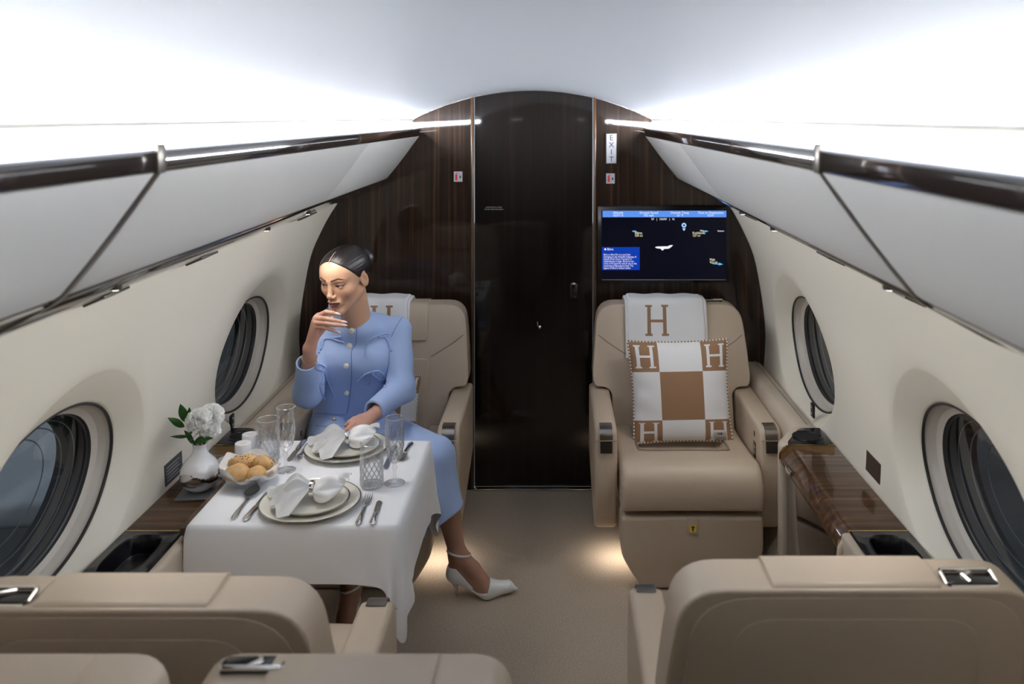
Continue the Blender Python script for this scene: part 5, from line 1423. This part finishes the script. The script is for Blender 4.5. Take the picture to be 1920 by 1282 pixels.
# ---- legs
LKN = Wn(816, 858, 3.15); LHIP = Wn(700, 815, 3.52); RKN = Wn(632, 850, 3.03); RHIP = Wn(618, 818, 3.51)
LAN = Wn(858, 1040, 3.135); RAN = Wn(659, 1102, 2.85)
LHEEL = Wn(853, 1074, 3.135); LBALL = Wn(914, 1104, 3.125); LTOE = Wn(952, 1099, 3.14)
RHEEL = RAN+A_([-0.012, 0.045, -0.075]); RBALL = RAN+A_([-0.006, -0.115, -0.142]); RTOE = RAN+A_([-0.004, -0.19, -0.155])
def leg(P, kn, an, heel, ball, toe):
    ax = an-kn; bk = A_([0.0, 0.02, 0.0])
    d = chain(P, [kn, kn+ax*0.28+bk, kn+ax*0.62+bk*0.5, an], [0.053, 0.051, 0.040, 0.0300], 0.02)
    d = smin(d, cone(P, an, heel, 0.030, 0.028), 0.015)
    d = smin(d, chain(P, [an+A_([0, 0, 0.004]), (an+ball)/2+A_([0, 0, 0.008]), ball, toe], [0.031, 0.029, 0.029, 0.012], 0.012), 0.016)
    d = smin(d, cone(P, heel, ball, 0.026, 0.024), 0.015)
    return d
leg_l = lambda P: leg(P, LKN, LAN, LHEEL, LBALL, LTOE)
leg_r = lambda P: leg(P, RKN, RAN, RHEEL, RBALL, RTOE)

# ---- skin colours; the leg tone is darkened to carry shade
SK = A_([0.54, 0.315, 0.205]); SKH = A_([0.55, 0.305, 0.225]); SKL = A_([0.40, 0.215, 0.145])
def head_col(v):
    p = toH(v); c = np.tile(SK, (len(v), 1)); X = np.abs(p[:, 0]); S = np.stack([X, p[:, 1], p[:, 2]], 1)
    def mixc(w, col): 
        nonlocal c
        w = np.clip(w, 0, 1)[:, None]; c = c*(1-w)+A_(col)*w
    ss = lambda a, b, x: np.clip((x-a)/(b-a), 0, 1)**2*(3-2*np.clip((x-a)/(b-a), 0, 1))
    front = p[:, 1] > 0.03
    mixc(0.38*np.exp(-((X-0.052)/0.016)**2-((p[:, 2]+0.035)/0.016)**2-((p[:, 1]-0.05)/0.04)**2), (0.52, 0.20, 0.135))      # blush
    mixc(0.45*np.exp(-((X-0.0315)/0.017)**2-((p[:, 2]-0.009)/0.0065)**2)*front, (0.30, 0.15, 0.085))     # eye shadow
    # brows
    t, db = seg_t(S*A_([1, 0, 1]), (0.0125, 0, 0.0215), (0.036, 0, 0.0285)); t2, db2 = seg_t(S*A_([1, 0, 1]), (0.036, 0, 0.0285), (0.0535, 0, 0.0225))
    dd = np.minimum(db-0.0026+0.0002*t, db2-0.0024+0.0016*t2)
    mixc((1-ss(-0.0006, 0.0012, dd))*front, (0.022, 0.012, 0.010))
    # liner along the upper lid with a wing
    e = np.minimum(eye_open(p, 1), eye_open(p, -1))
    mixc((1-ss(0.0004, 0.0022, e))*(p[:, 2] > -0.0030)*front, (0.012, 0.008, 0.008))
    mixc(0.5*(1-ss(0.0003, 0.0015, e))*front, (0.03, 0.018, 0.016))
    tw, dw = seg_t(S, (0.044, 0.072, 0.0005), (0.055, 0.060, 0.0075)); dw = np.hypot(X-(0.044+0.011*tw), p[:, 2]-(0.0005+0.007*tw))
    mixc((1-ss(0.0006, 0.0018, dw-0.0008*(1-tw)))*front, (0.015, 0.010, 0.010))
    # lips
    cz = 0.0020*np.clip(X/0.026, 0, 1)**2; up = 0.0078-0.0058*np.clip(X/0.0265, 0, 1)**1.3-0.0012*np.exp(-(X/0.003)**2)
    lw = -0.0135*np.sqrt(np.clip(1-(X/0.0268)**2, 0, 1))
    z = p[:, 2]+0.0632-cz
    inside = np.minimum(up*np.clip((0.0268-X)/0.004, 0, 1)-z, z-lw*0.92)
    mixc(ss(-0.0006, 0.0008, inside)*(X < 0.0268)*(p[:, 1] > 0.07), (0.185, 0.062, 0.052))
    mixc(0.8*np.exp(-((z)/0.0009)**2)*(X < 0.0255)*(p[:, 1] > 0.078), (0.07, 0.02, 0.018))
    mixc(0.55*np.exp(-((X-0.006)/0.004)**2-((p[:, 2]+0.0455)/0.003)**2)*(p[:, 1] > 0.085), (0.16, 0.06, 0.04))
    return c
hd_lo, hd_hi = bounds([HC, NB], 0.0); 
hv = solid(head_f, HC+A_([-0.135, -0.16, -0.30]), HC+A_([0.16, 0.20, 0.15]), 0.0021, 2)
hr = solid(hand_r, *bounds([RE, RW]+[q for n in K for q in K[n]], 0.045), 0.0019, 2)
hl = solid(hand_l, *bounds([LE, LW]+[q for n in LK for q in LK[n]], 0.045), 0.0026, 2)
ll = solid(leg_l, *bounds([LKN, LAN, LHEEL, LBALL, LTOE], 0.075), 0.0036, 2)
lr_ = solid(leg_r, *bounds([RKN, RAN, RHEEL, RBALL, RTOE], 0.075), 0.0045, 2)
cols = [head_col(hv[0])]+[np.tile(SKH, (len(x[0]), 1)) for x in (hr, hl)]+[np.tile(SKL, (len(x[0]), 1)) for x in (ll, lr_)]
# hidden trunk so that the figure is one body from head to feet under the clothes
PEL = (LHIP+RHIP)/2
trunk_f = lambda P: smin(smin(chain(P, [NB+A_([0, 0.02, -0.10]), Wn(660, 720, 3.42), PEL], [0.060, 0.045, 0.06], 0.03), chain(P, [SHR+A_([0.01, 0.01, -0.02]), RE], [0.026, 0.026]), 0.02), smin(chain(P, [SHL+A_([-0.01, 0.01, -0.02]), LE], [0.026, 0.026]), smin(chain(P, [LHIP, LKN], [0.065, 0.045]), chain(P, [RHIP, RKN], [0.065, 0.045]), 0.03), 0.02), 0.03)
tk = solid(trunk_f, *bounds([NB, SHL, SHR, RE, LE, LHIP, RHIP, LKN, RKN], 0.11), 0.010, 1)
cols.append(np.tile(SK, (len(tk[0]), 1)))
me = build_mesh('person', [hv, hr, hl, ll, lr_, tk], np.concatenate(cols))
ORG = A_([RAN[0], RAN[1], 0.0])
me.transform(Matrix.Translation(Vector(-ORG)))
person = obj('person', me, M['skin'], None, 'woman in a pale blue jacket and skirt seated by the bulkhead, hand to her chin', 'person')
person.location = Vector(ORG)
def child(name, bm_or_parts, m, label=None, ang=None, parent=None, kind=None):
    if isinstance(bm_or_parts, list): me = build_mesh(name, bm_or_parts)
    elif isinstance(bm_or_parts, bpy.types.Mesh): me = bm_or_parts
    else: me = to_mesh(bm_or_parts, name, True, ang)
    return obj(name, me, m, parent or person, label, world=True, kind=kind)
# eyes: white ball, dark iris turned down and to her right
def ball(s):
    b = BM(); bmesh.ops.create_uvsphere(b, u_segments=40, v_segments=30, radius=0.0128)
    g = Vector((-0.42, 0.86, -0.22)).normalized()
    me = bpy.data.meshes.new('eye'); b.to_mesh(me); b.free()
    me.polygons.foreach_set('use_smooth', [True]*len(me.polygons))
    c = me.color_attributes.new('Col', 'FLOAT_COLOR', 'POINT')
    for i, v in enumerate(me.vertices):
        a = v.co.normalized().angle(g)
        k = (0.50, 0.46, 0.43) if a > 0.55 else ((0.045, 0.022, 0.012) if a > 0.22 else (0.004, 0.004, 0.004))
        c.data[i].color = (*k, 1)
    for v in me.vertices: v.co = Vector(frH(A_([s*0.0315, 0.0672, -0.001])+A_(v.co)))
    return me
for s in (-1, 1): child('eye', ball(s), M['eye'])
# dark liner along the upper lids, ending in a small wing
def fy(x, z):
    y = 0.13
    for _ in range(60): y -= float(face(A_([[x, y, z]]))[0])*0.7
    return y
for s in (-1, 1):
    b = BM(); pts = []; rr = []
    for k in range(15):
        q = k/14; dx = -0.0140+0.0280*q; x = s*0.0315+s*dx
        z = -0.0015+0.10*dx+0.0044*math.sqrt(max(0.0, 1-(dx/0.0146)**2))
        pts.append(Vector(frH((x, fy(x, z+0.0012)+0.0006, z)))); rr.append(0.0009+0.0007*math.sin(PI*(0.15+0.75*q)))
    for (dx, dz, r) in ((0.0175, 0.0034, 0.0008), (0.0205, 0.0056, 0.0003)):
        x = s*(0.0315+dx); z = -0.0015+dz; pts.append(Vector(frH((x, fy(x, z)+0.0003, z)))); rr.append(r)
    tube(b, pts, rr, 6); child('eyeliner', b, M['hair'])
# hair: smooth cap with a centre parting and a low bun
def hair_f(P):
    p = toH(P); X = np.abs(p[:, 0]); S = np.stack([X, p[:, 1], p[:, 2]], 1)
    d = ell(p, (0, -0.014, 0.028), (0.0795, 0.0990, 0.0800))
    d = smin(d, ell(p, (0, 0.026, 0.033), (0.0675, 0.0595, 0.0620)), 0.03)
    nz = p[:, 2]-1.07*(p[:, 1]-0.072)-0.079-0.010*np.cos(np.clip(X/0.06, 0, 1)*PI)*0.6+0.30*np.maximum(X-0.055, 0)
    d = smax(d, -nz*0.65, 0.007)
    d = smax(d, -(ell(S, (0.0760, -0.010, -0.012), (0.022, 0.022, 0.034))), 0.006)
    d = smax(d, -cone(p, (0, 0.093, 0.060), (0, -0.01, 0.134), 0.0016, 0.0012)*1.0, 0.001)
    ang_ = np.arctan2(p[:, 0], p[:, 2]-0.0)
    d = d+0.00025*np.sin(ang_*52+p[:, 1]*30)*np.clip(nz/0.03, 0, 1)
    bun = ell(p, (0.006, -0.114, 0.020), (0.040, 0.032, 0.038)); bun += 0.0012*np.sin(60*(p[:, 0]+p[:, 2])+40*p[:, 1])
    return smin(d, bun, 0.010)*HS
child('hair', [solid(hair_f, HC+A_([-0.14, -0.13, -0.12]), HC+A_([0.16, 0.21, 0.16]), 0.0022, 1)], M['hair'], 'black hair parted in the middle and drawn into a low bun')
b = BM(); tube(b, [frH((0, y, z)) for y, z in ((0.0760, 0.0800), (0.071, 0.0848), (0.059, 0.0935), (0.040, 0.1020), (0.015, 0.1075))], [0.0011, 0.0012, 0.0011, 0.001, 0.0006], 6)
child('parting', b, mat('scalp_line', (0.42, 0.27, 0.21), 0.6))

# ---- jacket
BL, BR = Wn(698, 668, 3.385), Wn(628, 668, 3.365); WL, WR = Wn(694, 772, 3.475), Wn(628, 776, 3.455)
UL, UR = Wn(705, 628, 3.42), Wn(630, 632, 3.39)
SEL, SER = Wn(753, 730, 3.335), Wn(577, 735, 3.245)
CUL, CUR = Wn(700, 771, 3.118), Wn(574.5, 679, 3.150)
ARML, ARMR = Wn(746, 620, 3.425), Wn(603, 630, 3.365)
def wrinkle(P, a, b, amp, fr):
    t, d = seg_t(P, a, b); return amp*np.sin(fr*t+18*P[:, 0]+10*P[:, 2])
def jacket_f(P):
    d = smin(chain(P, [UL, BL, WL, WL+A_([0.012, 0.01, -0.08])], [0.062, 0.083, 0.078, 0.088], 0.04), chain(P, [UR, BR, WR, WR+A_([-0.012, 0.01, -0.08])], [0.062, 0.083, 0.078, 0.088], 0.04), 0.075)
    d = smin(d, chain(P, [ARMR, NB+A_([0.0, 0.028, -0.012]), ARML], [0.046, 0.060, 0.048], 0.03), 0.045)
    d = smin(d, ell(P, NB+A_([-0.004, -0.010, -0.016]), (0.098, 0.068, 0.050)), 0.035)
    d = smax(d, -plane(P, WL+A_([0, 0, -0.010]), (0.04, -0.25, 1)), 0.006)             # hem
    sl = chain(P, [ARML, SEL, CUL], [0.054, 0.051, 0.040], 0.03)
    el = np.exp(-(np.linalg.norm(P-SEL, axis=1)/0.075)**2)
    sl = sl+el*0.0035*np.sin(95*P[:, 2]+60*P[:, 0])+0.0016*np.sin(50*P[:, 2]+30*P[:, 0]+4)
    d = smin(d, sl, 0.016)
    sr = chain(P, [ARMR, SER, CUR], [0.052, 0.053, 0.038], 0.028)
    er = np.exp(-(np.linalg.norm(P-SER, axis=1)/0.075)**2)
    sr = sr+er*0.0030*np.sin(85*P[:, 0]-50*P[:, 2])+0.0014*np.sin(55*P[:, 2]-30*P[:, 0])
    d = smin(d, sr, 0.014)
    # cuffs
    n = CUR-SER; n = n/np.linalg.norm(n); near = np.linalg.norm(P-CUR, axis=1)-0.075
    cutr = smax(plane(P, CUR, -n), near, 0.001); d = smax(d, -cutr, 0.002)
    d = smax(d, -smax(cone(P, CUR-n*0.045, CUR+n*0.05, 0.029, 0.0355), -plane(P, CUR-n*0.055, n), 0.002), 0.002)
    n2 = CUL-SEL; n2 = n2/np.linalg.norm(n2); near = np.linalg.norm(P-CUL, axis=1)-0.075
    d = smax(d, -smax(plane(P, CUL, n2)*-1, near, 0.001)*1.0 if False else -smax(-plane(P, CUL, n2), near, 0.001), 0.002)
    d = smax(d, -cone(P, CUL-n2*0.03, CUL+n2*0.05, 0.028, 0.0365), 0.002)
    # round neckline
    d = smax(d, -chain(P, [NB+A_([0.0, -0.014, 0.112]), frH((0, -0.01, -0.05))], [0.070, 0.088]), 0.006)
    return d
jv = solid(jacket_f, *bounds([ARML, ARMR, SEL, SER, CUL, CUR, WL, WR, NB], 0.125), 0.0040, 2)
jacket = child('jacket', [jv], M['blue'], 'cropped pale blue jacket with pearl buttons and ribbon bows')
# body hidden inside the sleeves is fine; details lie on the cloth
c1 = lambda x, y: (520+x/3.374, 440+y/3.374)
def onj(pts, off=0.001, f=jacket_f, start=2.85):
    out = []
    for x, y in pts:
        p, n = hit(f, *c1(x, y), start=start)
        if HITS[0]: out.append(Vector(p+n*off))
    return out
def on_ribbon(name, polys, r, m, off=0.0015, parent=None):
    b = BM()
    for pl in polys:
        q = onj([(a.x, a.y) for a in curve_pts([(x, y, 0) for x, y in pl], 8*len(pl))], off)
        if len(q) > 2: tube(b, q, r, 7)
    return child(name, b, m, parent=parent)
for pl in ([(471, 606)], [(457, 702)], [(437, 830)], [(438, 1000)]):
    p = onj(pl, 0.002)[0]; b = BM(); ellipsoid(b, (0, 0, 0), (0.0092, 0.0045, 0.0092), 18)
    for v in b.verts: v.co = v.co+p
    tube(b, [p+Vector((0.0092*math.cos(a), -0.001, 0.0092*math.sin(a))) for a in [2*PI*k/20 for k in range(20)]], 0.0016, 6, closed=True)
    child('button', b, M['pearl'])
on_ribbon('placket_edge', [[(503, 552), (502, 620), (495, 690), (470, 740), (470, 820), (470, 900), (462, 990), (455, 1050), (441, 1128)]], 0.0016, M['blue_seam'], 0.0004)
on_ribbon('pocket_bow', [[(558, 692), (588, 662), (625, 640), (668, 640), (700, 672), (722, 735)], [(590, 658), (568, 690), (562, 730), (560, 772)], [(598, 655), (650, 632), (706, 624), (690, 640), (640, 648)]], 0.0040, M['blue_trim'], 0.0032)
on_ribbon('pocket_bow', [[(596, 868), (555, 885), (508, 930)], [(592, 872), (556, 905), (572, 945), (592, 900), (600, 872)], [(600, 868), (640, 862), (672, 890), (660, 915), (620, 900), (600, 875)], [(602, 876), (640, 915), (678, 958)]], 0.0040, M['blue_trim'], 0.0032)
on_ribbon('pocket_bow', [[(288, 862), (250, 848), (243, 828), (270, 818), (303, 836), (290, 864)], [(288, 866), (290, 900), (284, 945)], [(282, 880), (272, 960), (298, 1040)], [(298, 868), (330, 955), (362, 1028)]], 0.0040, M['blue_trim'], 0.0032)
on_ribbon('pocket_bow', [[(262, 745), (268, 695), (292, 660), (340, 656), (385, 672), (420, 681)], [(292, 660), (284, 690), (272, 725)], [(330, 655), (370, 648), (405, 645)]], 0.0040, M['blue_trim'], 0.0032)
on_ribbon('armhole_seam', [[(722, 645), (742, 600), (765, 560), (790, 520)], [(708, 735), (704, 820), (690, 880), (682, 965)]], 0.0012, M['blue_seam'], 0.0002)
on_ribbon('hem_seam', [[(240, 1128), (300, 1132), (380, 1138), (440, 1136)]], 0.0010, M['blue_seam'], 0.0002)
# ---- skirt
HA, HB_ = Wn(874, 944, 3.12), Wn(800, 984, 3.10)
def skirt_f(P):
    d = chain(P, [LHIP+A_([0, 0, 0.01]), LKN+A_([0.0, 0.0, 0.008])], [0.098, 0.070]); d2 = chain(P, [RHIP+A_([0, 0, 0.01]), RKN+A_([0, 0, -0.002])], [0.098, 0.072])
    d = smin(d, d2, 0.09)
    d = smin(d, chain(P, [WL+A_([0.006, 0.005, -0.02]), PEL], [0.080, 0.10]), 0.05); d = smin(d, chain(P, [WR+A_([-0.006, 0.005, -0.02]), PEL], [0.080, 0.10]), 0.05)
    sag = chain(P, [(LHIP+RHIP)/2*0.4+(LKN+RKN)/2*0.6, (LKN+RKN)/2+A_([0, 0.03, -0.03])], [0.055, 0.05]); d = smin(d, sag, 0.07)
    lo = Wn(832, 972, 3.135)
    dr = chain(P, [LKN, lo], [0.068, 0.086], 0.0)
    dr = dr+0.006*np.sin(70*(P[:, 0]-0.4*P[:, 1]))*np.clip((LKN[2]-P[:, 2])/0.15, 0, 1)
    d = smin(d, dr, 0.03)
    dr2 = chain(P, [RKN+A_([0.03, 0.03, 0]), Wn(690, 985, 3.02)], [0.068, 0.105]); d = smin(d, dr2, 0.04)
    wb = chain(P, [(LKN+RKN)/2+A_([0.03, 0.07, -0.03]), Wn(765, 1010, 3.16)], [0.06, 0.070]); d = smin(d, wb, 0.05)
    e = HB_-HA; n = A_([-e[2], 0.0, e[0]]); n = n if n[2] > 0 else -n
    n = n/np.linalg.norm(n); n = n+A_([0, -0.10, 0])
    hem = plane(P, (HA+HB_)/2, n)
    xb = P[:, 0]-HB_[0]
    hem = np.where(xb < 0.0, np.maximum(hem, P[:, 2]-0.225), hem)
    return smax(d, -hem, 0.004)
sv = solid(skirt_f, *bounds([LHIP, RHIP, LKN, RKN, WL, WR, Wn(840, 990, 3.1), Wn(690, 1000, 3.0)], 0.125), 0.0052, 2)
skirt = child('skirt', [sv], M['blue'], 'pale blue midi skirt')
p, n = hit(skirt_f, 626.5, 787.5, 2.95); b = BM(); ellipsoid(b, p+n*0.002, (0.0085, 0.004, 0.0085), 16); child('waist_button', b, M['gold'])
b = BM()
q = []
for x, y in ((592, 797), (610, 800), (640, 799.5), (665, 797), (688, 794)):
    p, n = hit(skirt_f, x, y, 2.95)
    if HITS[0]: q.append(Vector(p+n*0.0004))
tube(b, q, 0.0013, 6); child('waistband_seam', b, M['blue_seam'])

# ---- jewellery and nails
b = BM(); ax = RE-RW; ax /= np.linalg.norm(ax); c = RW+ax*0.038; u = np.cross(ax, A_([0, 1, 0])); u /= np.linalg.norm(u); v = np.cross(ax, u)
pts = [c+u*0.0275*math.cos(2*PI*k/28)+v*0.0262*math.sin(2*PI*k/28)+ax*0.004*math.sin(2*PI*k/28) for k in range(28)]
tube(b, [Vector(p) for p in pts], 0.0009, 6, closed=True)
for k in range(0, 28, 2): ellipsoid(b, pts[k], (0.0022,)*3, 8)
child('bracelet', b, M['gold'])
b = BM(); m0, m1 = K['middle'][0], K['middle'][1]; c = m0+(m1-m0)*0.78; ax = (m1-m0)/np.linalg.norm(m1-m0); u = np.cross(ax, A_([0, 0, 1])); u /= np.linalg.norm(u); v = np.cross(ax, u)
tube(b, [Vector(c+u*0.0096*math.cos(2*PI*k/20)+v*0.0096*math.sin(2*PI*k/20)) for k in range(20)], 0.0013, 6, closed=True); child('finger_ring', b, M['gold'])
for n_ in ('middle', 'ring', 'pinky', 'index'):
    a, c = K[n_][2], K[n_][3]; d = (c-a)/np.linalg.norm(c-a); r = FR[n_][3]
    b = BM(); base = c+A_([0, -0.55*r, 0.45*r])
    tube(b, [Vector(base-d*0.008), Vector(base+d*0.003), Vector(base+d*0.013)], [0.0042, 0.0046, 0.0016], 8)
    child('fingernail', b, M['nail'])
b = BM()
nk_ = []
for x, y in ((704, 566), (703, 572), (701, 577), (697, 583), (693, 588)):
    p, n = hit(head_f, x, y, 3.0)
    if HITS[0]: nk_.append(Vector(p+n*0.001))
if len(nk_) > 1: tube(b, nk_, 0.0016, 6)
child('necklace', b, M['gold'])
b = BM(); ellipsoid(b, frH((0.0765, -0.004, -0.034)), (0.0035, 0.0035, 0.0035), 10); child('earring', b, M['gold'])

# ---- shoes: pointed white pumps with an ankle strap
def shoe(lg, kn, an, heel, ball, toe, tip, hb, h=0.003):
    d_ = (toe-ball); d_[2] = 0; d_ = d_/np.linalg.norm(d_)
    side = np.cross(A_([0, 0, 1.0]), d_)
    zmin = 0.002
    def f(P):
        v = chain(P, [heel, (heel+ball)/2+A_([0, 0, -0.004]), ball, toe, tip], [0.0315, 0.030, 0.0355, 0.020, 0.0045], 0.012)
        v = np.minimum(v, lg(P)-0.0028) if False else smin(v, lg(P)-0.0028, 0.004)
        # opening: nothing above a curve from the throat to the heel top
        s = (P-ball)@d_                                     # along the foot, from the ball
        L = float((heel-ball)@d_)
        t = np.clip(s/L, 0, 1)
        top = ball[2]+0.004+(heel[2]+0.030-ball[2]-0.004)*np.clip((t-0.35)/0.65, 0, 1)**1.1-0.008*np.clip(t/0.35, 0, 1)*(t < 0.5)
        top = np.where(s > -0.004, ball[2]+0.005+np.clip((s+0.004)/0.026, 0, 1)*0.060, top)
        v = smax(v, P[:, 2]-top, 0.003)
        # arch line underneath
        u = np.clip((s/L-0.10)/0.75, 0, 1); bot = zmin+(heel[2]-0.031-zmin)*u*u*(3-2*u)
        return smax(v, bot-P[:, 2], 0.003)
    return f, d_
for who, lg, kn, an, heel, ball, toe in (('left', leg_l, LKN, LAN, LHEEL, LBALL, LTOE), ('right', leg_r, RKN, RAN, RHEEL, RBALL, RTOE)):
    ball2 = ball.copy(); tipv = toe-ball; tipv[2] = 0; tipv /= np.linalg.norm(tipv)
    tip = toe+tipv*0.034; tip[2] = 0.016; toe2 = toe.copy(); toe2[2] = max(0.020, min(toe[2], 0.030))
    f, d_ = shoe(lg, kn, an, heel, ball2, toe2, tip, None)
    sh = child('shoe', [solid(f, *bounds([heel, ball, tip], 0.05), 0.0026, 1)], M['shoe'], 'white pointed high-heeled pump')
    b = BM(); hp = heel+A_([0, 0, -0.026])-d_*0.004
    tube(b, [Vector(hp), Vector(hp*0.5+A_([hp[0], hp[1], 0.0])*0.5+d_*0.010), Vector(A_([hp[0], hp[1], 0.002])+d_*0.010)], [0.014, 0.0062, 0.0045], 12)
    child('heel', b, M['shoe'], parent=sh)
    # strap round the ankle
    ax = an-kn; ax /= np.linalg.norm(ax); tilt = ax+A_([0, 0, 0])-d_*0.45; tilt /= np.linalg.norm(tilt)
    c = an-ax*0.010; u = np.cross(tilt, A_([0, 1, 0])); u /= np.linalg.norm(u); v = np.cross(tilt, u); pts = []
    for k in range(36):
        q = u*math.cos(2*PI*k/36)+v*math.sin(2*PI*k/36); r = 0.06
        for _ in range(30): r -= float(lg((c+q*r)[None])[0])*0.8
        pts.append(c+q*(r+0.0012))
    b = BM(); rows = [[Vector(p+tilt*w+ (p-c)/np.linalg.norm(p-c)*e) for w, e in ((-0.0042, 0), (-0.0035, 0.0016), (0.0035, 0.0016), (0.0042, 0))] for p in pts]
    grid(b, rows, closed_u=True)
    child('ankle_strap', b, M['shoe'], parent=sh)
